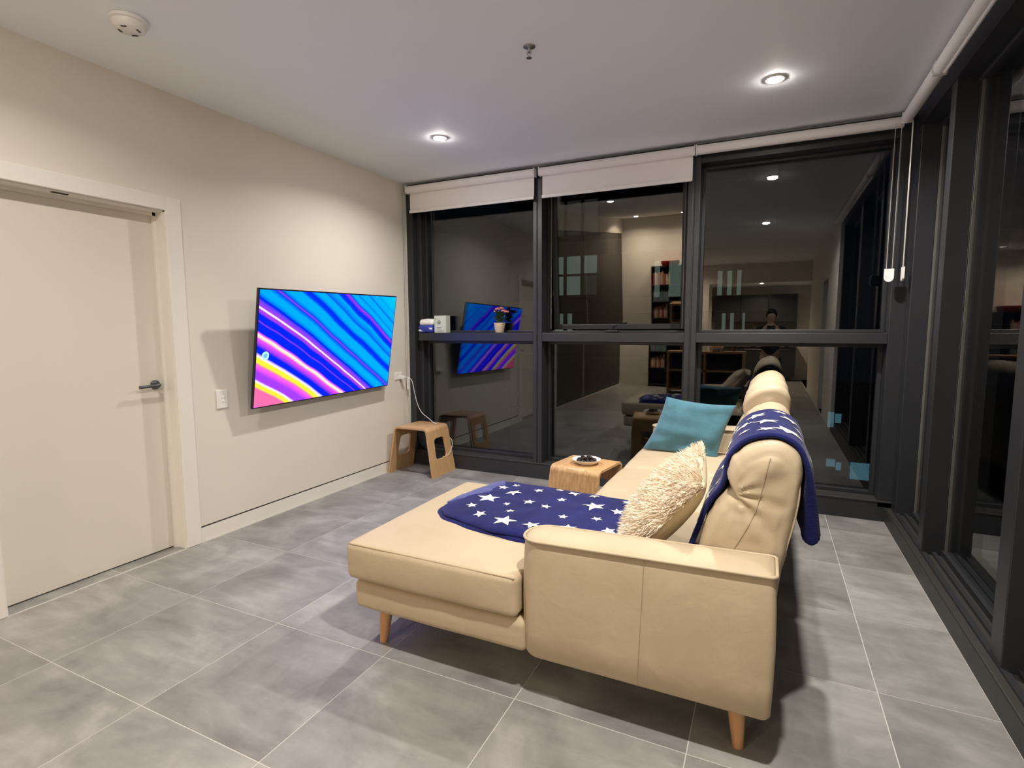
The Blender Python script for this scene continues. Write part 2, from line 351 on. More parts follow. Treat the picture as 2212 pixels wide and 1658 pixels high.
for (x0, x1) in (MULL[1], MULL[2]):              # grey edge strips on the posts
    xm = (x0+x1)/2

# ------------------------------------------------------------------ right window wall
YE = 1.0                                         # glazing ends here, plaster wall beyond
wr = MB().box(XR, XR+.25, YE, YB+.02, -.02, .088).build('wall_right', M['sill'], kind='structure')
MB().bbox(XR+.004, XR+.25, YE, YB+.02, .088, .100, .003).build('sill', M['sill'], wr)
MB().box(XR+.035, XR+.060, YE, YB, .100, .112).box(XR+.085, XR+.105, YE, YB, .100, .118).build('track', M['frame'], wr)
MB().box(XR+.03, XR+.25, YE, YB+.1, 2.62, H).build('head', M['frame'], wr)
RM = [(YB-.13, YB), (3.60, 3.685), (2.45, 2.56), (1.0, 1.10)]
for (y0, y1) in RM:
    MB().bbox(XR+.036, XG+.06, y0, y1, .1, 2.66, .004).build('mullion', M['frame'], wr)
    MB().box(XG-.012, XG+.001, y0-.022, y0, .12, 2.62).build('gasket_strip', M['gasket'], wr)
for k in range(3):
    y1, y0 = RM[k][0], RM[k+1][1]; win = thing('window_%d' % (k+4), (XG, (y0+y1)/2, 0), kind='structure'); a = (y1-y0)/2
    f = MB().bbox(-.02, .05, -a, a, .1, .135, .003).bbox(-.02, .05, -a, a, 2.59, 2.63, .003).bbox(-.012, .05, -a, -a+.02, .13, 2.6, .003).bbox(-.012, .05, a-.02, a, .13, 2.6, .003)
    f.build('frame', M['frame'], win)
    MB().box(0, .022, -a+.012, a-.012, .128, 2.595).build('pane', M['glass'], win)
MB().box(XR+.0, XR+.25, -.30, YE, 0, H).box(XR+.0, XR+.25, -1.10, -.30, 2.10, H).box(XR+.0, XR+.25, YREAR-.1, -1.10, 0, H).build('wall_side', M['wall'], kind='structure')
MB().box(XR+.9, XR+1.0, -1.3, -.1, 0, 2.2).build('wall_hall', M['wall'], kind='structure')

# ------------------------------------------------------------------ room behind the camera (seen in the glass)
M['bulk'] = M['wall']
XO = -1.25                                       # the living room's rear wall ends here; kitchen to its right
MB().box(XL-.2, XO, YREAR-.15, YREAR, 0, H).box(XO, XR+.25, YREAR-.15, YREAR, 2.33, H).build('wall_rear', M['wall'], kind='structure')
MB().box(XO-.2, XR+.25, YK, YREAR-.15, 2.42, 2.54).build('ceiling_kitchen', M['ceil'], kind='structure')
MB().box(XO-.3, XR+.25, YK-.15, YK, 0, 2.5).box(XO-.3, XO-.15, YK, YREAR-.15, 0, 2.5).box(XR+.25, XR+.4, YK, YREAR-.1, 0, 2.5).build('wall_kitchen', M['wall'], kind='structure')
M['darkpanel'] = wood_mat('dark_timber_panel', (.030, .025, .022), (.052, .043, .036), 'Z', .35, .5)
t = thing('tall_wardrobe', (XL-.1, -1.6, 0), 'run of tall dark timber cupboard doors along the wall beyond the white door', 'wardrobe')
MB().box(-.1, .07, -2.2, 2.19, 0, .08).build('plinth', M['black'], t)
MB().box(-.1, .06, -2.2, 2.19, .08, 2.415).build('carcass', M['black'], t)
for k in range(5):
    y0 = -2.2 + k*.878
    dr = MB().bbox(.061, .082, y0+.003, y0+.872, .085, 2.41, .002).build('cupboard_door', M['darkpanel'], t)
MB().box(.061, .090, .66, .70, .02, 2.41).build('pale_edge_strip', M['paleedge'], t)
M['shelfdark'] = pmat('dark_brown_shelf', (.045, .032, .026), .5)
t = thing('bookcase', (-2.15, YREAR+.18, 0), 'tall dark bookcase with books against the rear wall', 'bookcase')
c = MB()
for x in (-.36, .34): c.box(x, x+.02, -.15, .15, 0, 1.62)
c.box(-.36, .36, -.15, -.135, 0, 1.62); c.build('case', M['shelfdark'], t)
for z in (.04, .42, .80, 1.18, 1.60): MB().box(-.34, .34, -.135, .15, z, z+.02).build('shelf', M['shelfdark'], t)
bc = [(.35,.05,.05), (.10,.16,.28), (.55,.50,.42), (.12,.25,.16), (.42,.30,.16), (.20,.20,.22)]
bm_ = [pmat('book_cloth_%d' % i, q, .7) for i, q in enumerate(bc)]
bnames = ['red', 'slate blue', 'cream', 'green', 'tan', 'dark grey']
for r_, z in enumerate((.44, .82, 1.20)):
    x = -.33
    for k in range(9):
        wv = random.uniform(.025, .05); hv = random.uniform(.22, .32); ci = (k*2 + r_*3) % 6
        if x+wv > .32: break
        b = MB().bbox(-wv/2, wv/2, -.09, .09, 0, hv, .003).build('book', bm_[ci]); b.location = (-2.15+x+wv/2, YREAR+.2, z)
        setp(b, '%s cloth book on the %s bookcase shelf' % (bnames[ci], ('lower', 'middle', 'upper')[r_]), 'book', 'books in the dark bookcase'); x += wv+.004
m_red = pmat('red_felt', (.35, .02, .02), .8)
t = thing('storage_basket', (-2.1, YREAR+.2, 1.62), 'low red round basket on top of the dark bookcase', 'basket')
MB().lathe([(.001, 0), (.16, 0), (.20, .05), (.21, .11), (.195, .11), (.18, .05), (.14, .012), (.001, .012)]).build('body', m_red, t)
M['honey'] = wood_mat('honey_timber', (.33, .19, .09), (.46, .28, .14), 'X', .5)
t = thing('sideboard', (-1.15, -2.55, 0), 'honey timber sideboard with open shelves and clutter on top', 'sideboard')
MB().bbox(-.75, .75, -.25, .25, .84, .88, .004).build('top', M['honey'], t)
for x in (-.74, -.02, .70): MB().box(x, x+.04, -.24, .24, 0, .84).build('upright', M['honey'], t)
for z in (.08, .47): MB().box(-.70, .70, -.24, .24, z, z+.03).build('shelf', M['honey'], t)
MB().box(-.70, .70, -.24, -.225, .08, .84).build('back_panel', M['shelfdark'], t)
M['orange'] = pmat('orange_peel', (.65, .22, .03), .5, bump=.2, bscale=120)
t = thing('fruit_bowl', (-.95, -2.5, .88), 'white fruit bowl on the honey timber sideboard', 'bowl')
MB().lathe([(.001, 0), (.06, 0), (.12, .05), (.15, .09), (.143, .09), (.11, .05), (.05, .012), (.001, .012)]).build('bowl', M['ceramic'], t)
for k in range(5):
    a = k*1.256; f = MB().lathe([(.001, -.04), (.028, -.029), (.04, 0), (.028, .029), (.001, .04)], n=14).build('orange_fruit', M['orange'])
    f.location = (-.95+.06*math.cos(a), -2.5+.06*math.sin(a), .88+.075); setp(f, 'orange in the white fruit bowl', 'fruit', 'oranges in the fruit bowl')
M['bottle'] = pmat('amber_bottle', (.16, .07, .02), .15)
for k, (bx, by, bmat, lab) in enumerate(((-.62, -2.6, M['bottle'], 'amber bottle at the end of the sideboard top'), (-1.45, -2.62, M['ceramic'], 'white bottle on the sideboard beside the fruit bowl'))):
    t = thing('bottle', (bx, by, .88), lab, 'bottle')
    MB().lathe([(.001, 0), (.034, 0), (.036, .01), (.036, .15), (.030, .18), (.013, .21), (.013, .25), (.001, .25)], n=18).build('body', bmat, t)
    MB().lathe([(.015, .248), (.015, .275), (.001, .275)], n=14).build('cap', M['black'], t)
# kitchen
M['kdark'] = pmat('graphite_cabinet', (.045, .043, .042), .35)
M['kstone'] = pmat('grey_splashback', (.20, .185, .175), .3, var=.15, vscale=4)
for k in range(3):
    x0 = XO-.1 + k*.66
    t = thing('base_cabinet', (x0+.33, YK+.31, 0), 'graphite kitchen base cabinet under the stone worktop', 'cabinet', 'kitchen base cabinets')
    MB().box(-.327, .327, -.30, .27, .1, .86).build('body', M['kdark'], t)
    dr = MB().bbox(-.325, .325, .27, .29, .11, .85, .002).build('cabinet_door', M['kdark'], t)
    MB().tube([(-.2, .305, .80), (.2, .305, .80)], .006, 8).build('handle', M['chrome'], dr)
    u = thing('wall_cabinet', (x0+.33, YK+.18, 1.50), 'graphite kitchen wall cabinet above the splashback', 'cabinet', 'kitchen wall cabinets')
    MB().box(-.327, .327, -.17, .15, 0, .70).build('body', M['kdark'], u)
    MB().bbox(-.325, .325, .15, .17, .005, .695, .002).build('cabinet_door', M['kdark'], u)
o = MB().bbox(XO-.1, XO+1.9, YK+.005, YK+.63, .86, .90, .003).build('worktop', M['kstone']); setp(o, 'grey stone worktop along the back of the kitchen', 'worktop')
o = MB().box(XO-.1, XO+1.9, YK+.001, YK+.012, .90, 1.50).build('splashback', M['kstone']); setp(o, 'grey stone splashback behind the kitchen worktop', 'splashback')

# ------------------------------------------------------------------ ceiling fittings
def downlight(x, y, z, label, group=None, watts=LAMP_W, col=LAMP_COL):
    t = thing('downlight', (x, y, z), label, 'downlight', group)
    MB().lathe([(.046, -.001), (.046, -.006), (.054, -.005), (.060, -.001), (.060, .0)], n=32).build('trim_ring', M['plastic'], t)
    MB().lathe([(.046, -.002), (.040, -.009), (.026, -.014), (.001, -.016)], n=32).build('lens', M['stripled'], t)
    ld = bpy.data.lights.new('downlight_lamp', 'AREA'); ld.shape = 'DISK'; ld.size = .088; ld.energy = watts; ld.color = col; ld.spread = math.radians(150)
    lo = bpy.data.objects.new('lamp', ld); COL.objects.link(lo); lo.parent = t; lo.location = (0, 0, -.018)
    return t
downlight(-2.22, 3.467, H, 'lit ceiling downlight near the corner of television wall and windows', watts=LAMP_W*.62)
downlight(-.026, 3.498, H, 'lit ceiling downlight above the far end of the sofa', watts=LAMP_W*1.2)
downlight(-.09, 1.11, H, 'lit ceiling downlight over the open floor before the sofa arm', watts=LAMP_W*1.1)
downlight(-2.2, 1.11, H, 'lit ceiling downlight over the open floor near the white door', watts=LAMP_W*.40)
downlight(-2.75, -3.1, H, 'lit ceiling downlight washing the rear wall by the dark cupboards', watts=95, col=(1, .80, .58))
downlight(-1.75, -3.1, H, 'lit ceiling downlight above the dark bookcase', watts=45, col=(1, .80, .58))
downlight(-.2, -5.3, 2.42, 'lit kitchen ceiling downlight over the worktop', watts=75, col=(1, .80, .58))
t = thing('smoke_detector', (-2.645, 1.585, H), 'round white smoke detector on the ceiling', 'smoke detector')
MB().lathe([(.074, 0), (.078, -.004), (.078, -.016), (.068, -.020)], n=32).build('base', M['plastic'], t)
MB().lathe([(.068, -.020), (.065, -.038), (.052, -.048), (.001, -.050)], n=32).build('cover', M['plastic'], t)
for k in range(4):
    a = k*PI/2+.5; MB().box(-.012, .012, -.004, .004, -.0505, -.042, Matrix.Rotation(a, 4, 'Z') @ Matrix.Translation((0, .040, 0))).build('vent_slot', M['gap'], t)
t = thing('fire_sprinkler', (-1.124, 2.58, H), 'small chrome fire sprinkler head on the ceiling', 'sprinkler')
MB().lathe([(.030, 0), (.030, -.004), (.012, -.010), (.001, -.010)], n=20).build('escutcheon', M['chrome'], t)
MB().tube([(0, 0, -.008), (0, 0, -.03)], .007, 10).tube([(-.005, 0, -.012), (-.013, 0, -.03), (0, 0, -.052)], .0022, 6).tube([(.005, 0, -.012), (.013, 0, -.03), (0, 0, -.052)], .0022, 6).build('yoke', M['chrome'], t)
MB().lathe([(.001, -.052), (.014, -.053), (.014, -.055), (.001, -.055)], n=16).build('deflector', M['chrome'], t)

# ------------------------------------------------------------------ roller blinds
def blind(cx, cy, length, along, drop, label, roll_r=.034, side=1):
    t = thing('roller_blind', (cx, cy, 0), label, 'blind', None, rz=0 if along == 'x' else PI/2)
    L = length/2; zc = 2.674
    MB().tube([(-L, 0, zc), (L, 0, zc)], roll_r, 24).build('roll', M['blind'], t)
    for s_ in (-1, 1): MB().box(s_*(L+.004)-.003, s_*(L+.004)+.003, -.03, .03, zc-.034, zc+.034).build('bracket', M['plastic'], t)
    yf = .024*side
    zb = zc-.03-drop
    if drop > .01: MB().box(-L+.012, L-.012, yf-.001, yf+.001, zb+.02, zc).build('fabric', M['blind'], t)
    MB().bbox(-L+.010, L-.010, yf-.008-.010*side, yf+.008-.010*side, zb, zb+.030, .007).build('bottom_bar', M['blindbar'], t)
    return t
yb_ = YB-.055
b1 = blind(-2.515, yb_, 1.318, 'x', .185, 'white roller blind slightly lowered beside the television wall')
b2 = blind(-1.18, yb_, 1.248, 'x', .185, 'white roller blind slightly lowered over the middle window')
b3 = blind(.095, yb_, 1.262, 'x', 0.0, 'white roller blind rolled right up over the window behind the sofa end')
b4 = blind(XR-.045, 3.93, .70, 'y', 0.0, 'white roller blind rolled up in the short corner window bay', side=-1)
b5 = blind(XR-.045, 3.0, 1.10, 'y', .012, 'white roller blind rolled up above the wide side window', side=-1)
b6 = blind(XR-.045, 1.75, 1.30, 'y', .012, 'white roller blind rolled up above the side window by the plaster wall', side=-1)
def chain(t, x, y, z_top, z_bot, w_=.012, dx=(1, 0)):
    m = MB()
    for s_ in (-1, 1):
        m.tube([(x+s_*w_*dx[0], y+s_*w_*dx[1], z_top), (x+s_*w_*dx[0], y+s_*w_*dx[1], z_bot)], .0022, 6)
    return m.build('bead_chain', M['chain'], t)
def chain_weight(p, x, y, z0, z1, hw_, rz):
    n = 8; poly = [(-hw_, z1), (-hw_, z0+hw_)] + [(hw_*math.cos(PI+PI*k/n), z0+hw_+hw_*math.sin(PI+PI*k/n)) for k in range(1, n)] + [(hw_, z0+hw_), (hw_, z1)]
    Mx = Matrix.Translation((x, y, 0)) @ Matrix.Rotation(rz, 4, 'Z') @ Matrix.Rotation(PI/2, 4, 'X')
    return MB().prism(poly, -.006, .006, Mx).build('chain_weight', M['blindbar'], p)
# local coordinates of the blinds: b1 at its own centre; right blinds are turned a quarter
c1 = chain(b1, XL+.035+2.515, -.02, 2.66, .86, .010, (0, 1)); chain_weight(c1, XL+.035+2.515, -.02, .76, .875, .012, PI/2)
c3 = chain(b3, .700-.095, -.045, 2.66, 1.735, .016, (1, 0)); chain_weight(c3, .700-.095, -.045, 1.655, 1.74, .027, 0)
c4 = chain(b4, 4.285-3.93, -.030, 2.66, 1.735, .010, (1, 0)); chain_weight(c4, 4.285-3.93, -.030, 1.655, 1.745, .024, 0)

# ------------------------------------------------------------------ television
def tv_screen_mat():
    m, nt, b = newmat('television_picture'); L = nt.links.new; nt.nodes.remove(b); out = nt.nodes['Material Output']
    uv = N(nt, 'ShaderNodeUVMap'); sp = N(nt, 'ShaderNodeSeparateXYZ'); L(uv.outputs[0], sp.inputs[0])
    def math_(op, a, b_=None, c_=None):
        n = N(nt, 'ShaderNodeMath', operation=op)
        for i, q in enumerate((a, b_, c_)):
            if q is None: continue
            if isinstance(q, (int, float)): n.inputs[i].default_value = q
            else: L(q, n.inputs[i])
        return n.outputs[0]
    ns = N(nt, 'ShaderNodeTexNoise'); ns.inputs['Scale'].default_value = 2.2; ns.inputs['Detail'].default_value = 1.5
    mp = N(nt, 'ShaderNodeMapping'); mp.inputs['Scale'].default_value = (1.6, 1, 1); L(uv.outputs[0], mp.inputs[0]); L(mp.outputs[0], ns.inputs['Vector'])
    u, v = sp.outputs[0], sp.outputs[1]
    base = math_('MULTIPLY_ADD', u, 1.15, v)
    # the bands bow flatter towards the lower left edge
    iu = math_('POWER', math_('SUBTRACT', 1.0, math_('MINIMUM', math_('MULTIPLY', u, 2.2), 1.0)), 2.0)
    base = math_('ADD', base, math_('MULTIPLY', iu, .045))
    tt = math_('ADD', base, math_('MULTIPLY_ADD', ns.outputs['Fac'], .07, -.035))
    def ramp(stops, lo, hi):
        mr = N(nt, 'ShaderNodeMapRange'); L(tt, mr.inputs[0]); mr.inputs[1].default_value = lo; mr.inputs[2].default_value = hi
        cr = N(nt, 'ShaderNodeValToRGB'); e = cr.color_ramp.elements
        while len(e) > 1: e.remove(e[0])
        for k, (p, c) in enumerate(stops):
            if k == 0: e[0].position = (p-lo)/(hi-lo); e[0].color = (*c, 1)
            else: q = e.new((p-lo)/(hi-lo)); q.color = (*c, 1)
        L(mr.outputs[0], cr.inputs[0]); return cr.outputs[0]
    pink, salmon, yel, wht, pur, blu, mag = (1, .12, .75), (1, .17, .20), (.72, .90, .02), (1, .95, .75), (.30, .05, 1), (0, .02, .95), (.70, .09, .85)
    lb, cy, db = (.0, .22, 1), (0, .42, 1), (0, .05, .70)
    r1 = ramp([(0, pink), (.08, salmon), (.215, salmon), (.232, yel), (.262, yel), (.278, wht), (.295, pur), (.36, pur), (.40, mag), (.43, salmon), (.447, yel), (.485, yel), (.50, wht), (.525, blu), (.575, blu),
               (.605, pur), (.65, mag), (.668, yel), (.685, wht), (.695, salmon), (.712, blu), (.785, blu), (.793, pur), (.802, blu), (.855, blu), (.872, pur), (.895, pur), (.902, wht), (.911, wht), (.919, pur), (.955, (.12, .06, 1)), (.975, blu)][:32], 0, 1.1)
    st2 = [(.985, blu), (1.0, lb), (1.03, cy), (1.085, cy), (1.10, lb), (1.13, db), (1.142, pur), (1.155, db), (1.20, cy), (1.29, cy), (1.31, db), (1.36, blu), (1.40, cy), (1.47, cy), (1.475, db), (1.50, lb), (1.56, cy), (1.575, db), (1.62, blu), (1.66, pur),
           (1.672, db), (1.70, cy), (1.75, cy), (1.757, db), (1.77, cy), (1.85, cy), (1.858, db), (1.88, cy), (1.96, (0, .45, 1)), (1.968, lb), (1.98, (0, .5, 1)), (2.15, (0, .6, .9))]
    r2 = ramp(st2[:32], .97, 2.16)
    sel = math_('GREATER_THAN', tt, .98)
    mx = N(nt, 'ShaderNodeMix', data_type='RGBA'); L(sel, mx.inputs[0]); L(r1, mx.inputs[6]); L(r2, mx.inputs[7])
    boost = N(nt, 'ShaderNodeMix', data_type='RGBA', blend_type='MULTIPLY'); boost.inputs[0].default_value = 1; L(mx.outputs[2], boost.inputs[6]); boost.inputs[7].default_value = (1.3, 1.0, 2.2, 1)
    em = N(nt, 'ShaderNodeEmission'); L(boost.outputs[2], em.inputs[0]); em.inputs[1].default_value = 1.0
    L(em.outputs[0], out.inputs[0]); return m
TW = 1.46; TH = TW*9/16
yaw, tilt, roll = -.010, .167, .014
u_ = Vector((math.sin(yaw), math.cos(yaw), 0)); n_ = Vector((math.cos(yaw), -math.sin(yaw), 0)); v_ = Vector((0, 0, 1))
n2 = n_*math.cos(tilt) - v_*math.sin(tilt); v2 = n_*math.sin(tilt) + v_*math.cos(tilt)
u2 = u_*math.cos(roll) + v2*math.sin(roll); v3 = v2*math.cos(roll) - u_*math.sin(roll)
tv = thing('television', (-3.088, 3.240, 1.234), 'large thin wall-mounted television showing blue and purple diagonal bands', 'television')
Rm = Matrix((u2, -n2, v3)).transposed(); tv.rotation_euler = Rm.to_euler()
MB().bbox(-TW/2, TW/2, -.004, .016, -TH/2, TH/2, .002).build('panel', M['black'], tv)
sw, sh = TW/2-.009, TH/2-.009
scr = MB().add([(-sw, -.0048, -sh), (sw, -.0048, -sh), (sw, -.0048, sh), (-sw, -.0048, sh)], [(0, 1, 2, 3)]).build('screen', tv_screen_mat(), tv)
ul = scr.data.uv_layers.new(name='UVMap')
for lp in scr.data.loops:
    p = scr.data.vertices[lp.vertex_index].co; ul.data[lp.index].uv = ((p.x+sw)/(2*sw), (p.z+sh)/(2*sh))
M['icon'] = pmat('screen_icon', (.4, .7, 1), .5, emit=(.35, .70, 1), estr=.9)
M['icon2'] = pmat('screen_icon_symbol', (.2, .4, .9), .5, emit=(.12, .35, .9), estr=.8)
MB().lathe([(.001, -.0052), (.030, -.0052)], (-sw+.072, 0, -.045), 28, axis='y').build('on_screen_button', M['icon'], tv)
MB().lathe([(.010, -.0056), (.016, -.0056)], (-sw+.072, 0, -.045), 24, axis='y').build('button_symbol', M['icon2'], tv)
MB().bbox(-.42, .42, .016, .036, -TH/2+.02, -.05, .006).build('electronics_box', M['black'], tv)
for x in (-.20, .20): MB().box(x-.02, x+.02, .016, .05, -.05, .25).build('mount_bracket', M['darkmetal'], tv)
MB().tube([(0, .02, .05), (0, .145, .02)], .02, 10).box(-.22, .22, .03, .045, .04, .09).build('mount_arm', M['darkmetal'], tv)

# ------------------------------------------------------------------ switches, outlet, charger
t = thing('light_switch', (XL, 2.358, .905), 'white two-button wall switch plate between door and television', 'switch')
MB().bbox(0, .010, -.040, .040, -.062, .062, .004).build('plate', M['plastic'], t)
for z in (-.012, .014): MB().lathe([(.001, .014), (.007, .014), (.0085, .010), (.0085, .009)], (0, .004, z), 16, axis='x').build('button', M['blindbar'], t)
t = thing('power_outlet', (XL, 4.235, .905), 'white wall power outlet in the corner beside the blind chain', 'outlet')
MB().bbox(0, .010, -.055, .055, -.035, .035, .004).build('plate', M['plastic'], t)
for y in (-.025, .025): MB().bbox(.010, .013, y-.008, y+.008, .012, .024, .001).build('rocker', M['blindbar'], t)
t = thing('phone_charger', (XL+.012, 4.262, .888), 'white plug-in charger whose cable runs down to the birch stool', 'charger')
MB().bbox(0, .045, -.017, .017, -.017, .017, .004).build('plug', M['plastic'], t)
cab = smooth_path([(.045, 0, 0), (.075, .015, .002), (.115, .022, -.03), (.145, .015, -.13), (.17, .02, -.24), (.22, .02, -.33), (.30, .02, -.385), (.362, .015, -.422), (.40, .01, -.430)], 6)
CH = t
MB().tube(cab, .0028, 8).build('cable', M['plastic'], t)
cab2 = smooth_path([(.455, .150, -.585), (.478, .148, -.606), (.487, .136, -.622), (.494, .130, -.655), (.503, .060, -.716), (.490, .030, -.735), (.455, .020, -.745)], 6)

# ------------------------------------------------------------------ bent plywood stools
def leg_panel(hw_bot, hw_top, zt, hole):
    """flat trapezoid (y, z) with a rounded cut-out; returns outer/inner loops at shared angles"""
    hy0, hy1, hz0, hz1, rr = hole; cz = (hz0+hz1)/2
    outer = [(-hw_bot, 0), (hw_bot, 0), (hw_top, zt), (-hw_top, zt)]
    angs = sorted([math.atan2(z-cz, y) for y, z in outer] + [-PI + 2*PI*k/44 for k in range(44)])
    def cast(poly, a):
        dx, dz = math.cos(a), math.sin(a); best = None
        for i in range(len(poly)):
            (x1, z1), (x2, z2) = poly[i], poly[(i+1) % len(poly)]; z1 -= cz; z2 -= cz
            ex, ez = x2-x1, z2-z1; den = dx*ez-dz*ex
            if abs(den) < 1e-9: continue
            s_ = (x1*ez-z1*ex)/den; q = (x1*dz-z1*dx)/den
            if s_ > 0 and -1e-6 <= q <= 1+1e-6 and (best is None or s_ < best): best = s_
        return (dx*best, cz+dz*best)
    inn = []
    k_ = (hy1, hy0)                              # half widths of the cut-out at its foot and at its head
    for sx, sz in ((1, 1), (-1, 1), (-1, -1), (1, -1)):
        hwid = hy1 if sz > 0 else hy0; cx_, cz_ = sx*(hwid-rr), (hz1-rr if sz > 0 else hz0+rr)
        a0 = {(1,1):0, (-1,1):PI/2, (-1,-1):PI, (1,-1):3*PI/2}[(sx, sz)]
        inn += [(cx_+rr*math.cos(a0+PI/2*k/6), cz_+rr*math.sin(a0+PI/2*k/6)) for k in range(7)]
    return [cast(outer, a) for a in angs], [cast(inn, a) for a in angs]
def make_stool(name, loc, rz, mat, label, cat='stool', hz=.345, xb=.255, xt=.178, HT=.45, wb_=.195, wt_=.180):
    t = thing(name, loc, label, cat, None, rz=rz)
    th = .016; r = .045; zb = HT-r
    lx = lambda z: xb - (xb-xt)*z/HT
    for s_ in (-1, 1):
        out, inn = leg_panel(wb_, wt_, zb, (.095, .085, .15, hz, .035)); m = len(out); vs = []
        for off in (0, th):
            vs += [(s_*(lx(z)-off), y, z) for y, z in out]; vs += [(s_*(lx(z)-off), y, z) for y, z in inn]
        fs = []
        for i in range(m):
            j = (i+1) % m
            fs += [(i, j, m+j, m+i), (2*m+i, 3*m+i, 3*m+j, 2*m+j), (i, 2*m+i, 2*m+j, j), (m+i, m+j, 3*m+j, 3*m+i)]
        MB().add(vs, fs).build('leg', mat, t)
    # seat with its two bends
    xo = lx(zb); outp = []
    for k in range(9): a = PI/2*k/8; outp.append((xo - r + r*math.cos(a) - .0*k, zb + r*math.sin(a)))
    prof = [(x, z) for x, z in outp] + [(-x, z) for x, z in reversed(outp)]
    inp = []
    ri = r-th
    for k in range(9): a = PI/2*k/8; inp.append((xo - r + ri*math.cos(a), zb + ri*math.sin(a)))
    profi = [(x, z) for x, z in inp] + [(-x, z) for x, z in reversed(inp)]
    m = len(prof); rings = []
    poly = prof + profi[::-1]
    ysec = [-wt_, -wt_+.002] + [wt_-.002, wt_]
    MB().loft([[(x*(1-(.002 if k in (0, 3) else 0)), y, z-(.001 if k in (0, 3) else 0)) for x, z in poly] for k, y in enumerate(ysec)], smooth=True).build('seat', mat, t)
    return t
st1 = make_stool('plywood_stool', (-2.955, 4.205, 0), 0, M['oak'], 'birch plywood stool with cut-out legs in the window corner')
MB().tube(cab2, .0025, 8).build('cable', M['plastic'], CH)
st2 = make_stool('side_table', (-1.085, 3.465, 0), PI/2-.16, M['bamboo'], 'striped bamboo side table with cut-out legs holding a bowl of chocolates', 'side table', hz=.30)
t = thing('snack_bowl', (-1.075, 3.43, .45), 'shallow white ceramic bowl on the bamboo side table', 'bowl')
MB().lathe([(.001, 0), (.052, 0), (.055, .004), (.078, .014), (.094, .032), (.096, .034), (.091, .034), (.074, .018), (.05, .008), (.001, .008)], n=36).build('bowl', M['ceramic'], t)
rnd = random.Random(3); cm = []
for k in range(3):
    r = .016; bm = bmesh.new(); bmesh.ops.create_icosphere(bm, subdivisions=1, radius=r)
    for v in bm.verts: v.co *= 1 + .25*noise.noise(v.co*60 + Vector((k*9, 0, 0))); v.co.z *= .75
    me = bpy.data.meshes.new('chocolate'); bm.to_mesh(me); bm.free(); me.materials.append(M['choc']); cm.append(me)
k = 0
for ring, (rad, cnt, zz) in enumerate(((.055, 11, .026), (.027, 6, .030), (.0, 1, .034), (.03, 4, .046))):
    for q in range(cnt):
        a = 2*PI*q/cnt + ring; o = bpy.data.objects.new('chocolate', cm[k % 3]); COL.objects.link(o)
        o.location = (-1.075+rad*math.cos(a), 3.43+rad*math.sin(a), .45+zz); o.rotation_euler = (rnd.random()*.6, rnd.random()*.6, rnd.random()*6)
        setp(o, 'dark chocolate lump piled in the white bowl', 'chocolate', 'chocolates in the white bowl'); k += 1

# ------------------------------------------------------------------ sofa
S = thing('chaise_sofa', (-.4, 3.0, 0), 'cream leather sofa with a chaise end and beech legs', 'sofa')
def P_(mb, name, mat, parent=S, **kw):          # world coordinates -> sofa coordinates
    mb.v = [(x+.4, y-3.0, z) for x, y, z in mb.v] if parent == S or parent.parent == S else mb.v
    return mb.build(name, mat, parent, **kw)
ARM0, ARM1 = 1.700, 1.868
SB = 2.715                                       # chaise | seat boundary
P_(rbox(-1.568, -.76, 1.708, SB-.01, .165, .292, .028, (.006, 0, .006, .004, 0, 0), wob=.002), 'chaise_base', M['leather'])
P_(rbox(-.83, .03, 1.88, 4.15, .165, .30, .02), 'seat_base', M['leather'])
RC = .026
cc = P_(rbox(-1.590, -.790, 1.690, SB-.004, .300, .460, RC, (.010, 0, .010, .008, .004, .010), n=20, wob=.002, seed=3), 'chaise_cushion', M['leather'])
P_(rbox(-.795, -.10, 1.874, SB-.004, .300, .460, .03, (0, 0, 0, .006, .004, .012), n=14, wob=.002, seed=4), 'seat_cushion', M['leather'])
k7 = .707*RC; sx0, sy0, sy1, sz = -1.590+RC, 1.690+RC, SB-.004-RC, .460-RC+k7
sp_ = [(-.80, sy0-k7, sz), (-1.2, sy0-k7, sz), (sx0, sy0-k7, sz)] + [(sx0-k7*math.sin(a*PI/8), sy0-k7*math.cos(a*PI/8), sz) for a in range(1, 5)] + [(sx0-k7, 2.2, sz), (sx0-k7, sy1, sz)]
P_(MB().tube([(x, y-.0012, z+.0008) for x, y, z in sp_], .0034, 6), 'cushion_seam', M['seam'], cc)
P_(rbox(-.838, -.10, SB+.002, 3.425, .300, .458, .042, (.012, 0, .006, .006, .004, .014), n=18, wob=.003, seed=5), 'seat_cushion', M['leather'])
P_(rbox(-.838, -.10, 3.430, 4.140, .300, .458, .042, (.012, 0, .006, .006, .004, .014), n=18, wob=.003, seed=8), 'seat_cushion', M['leather'])
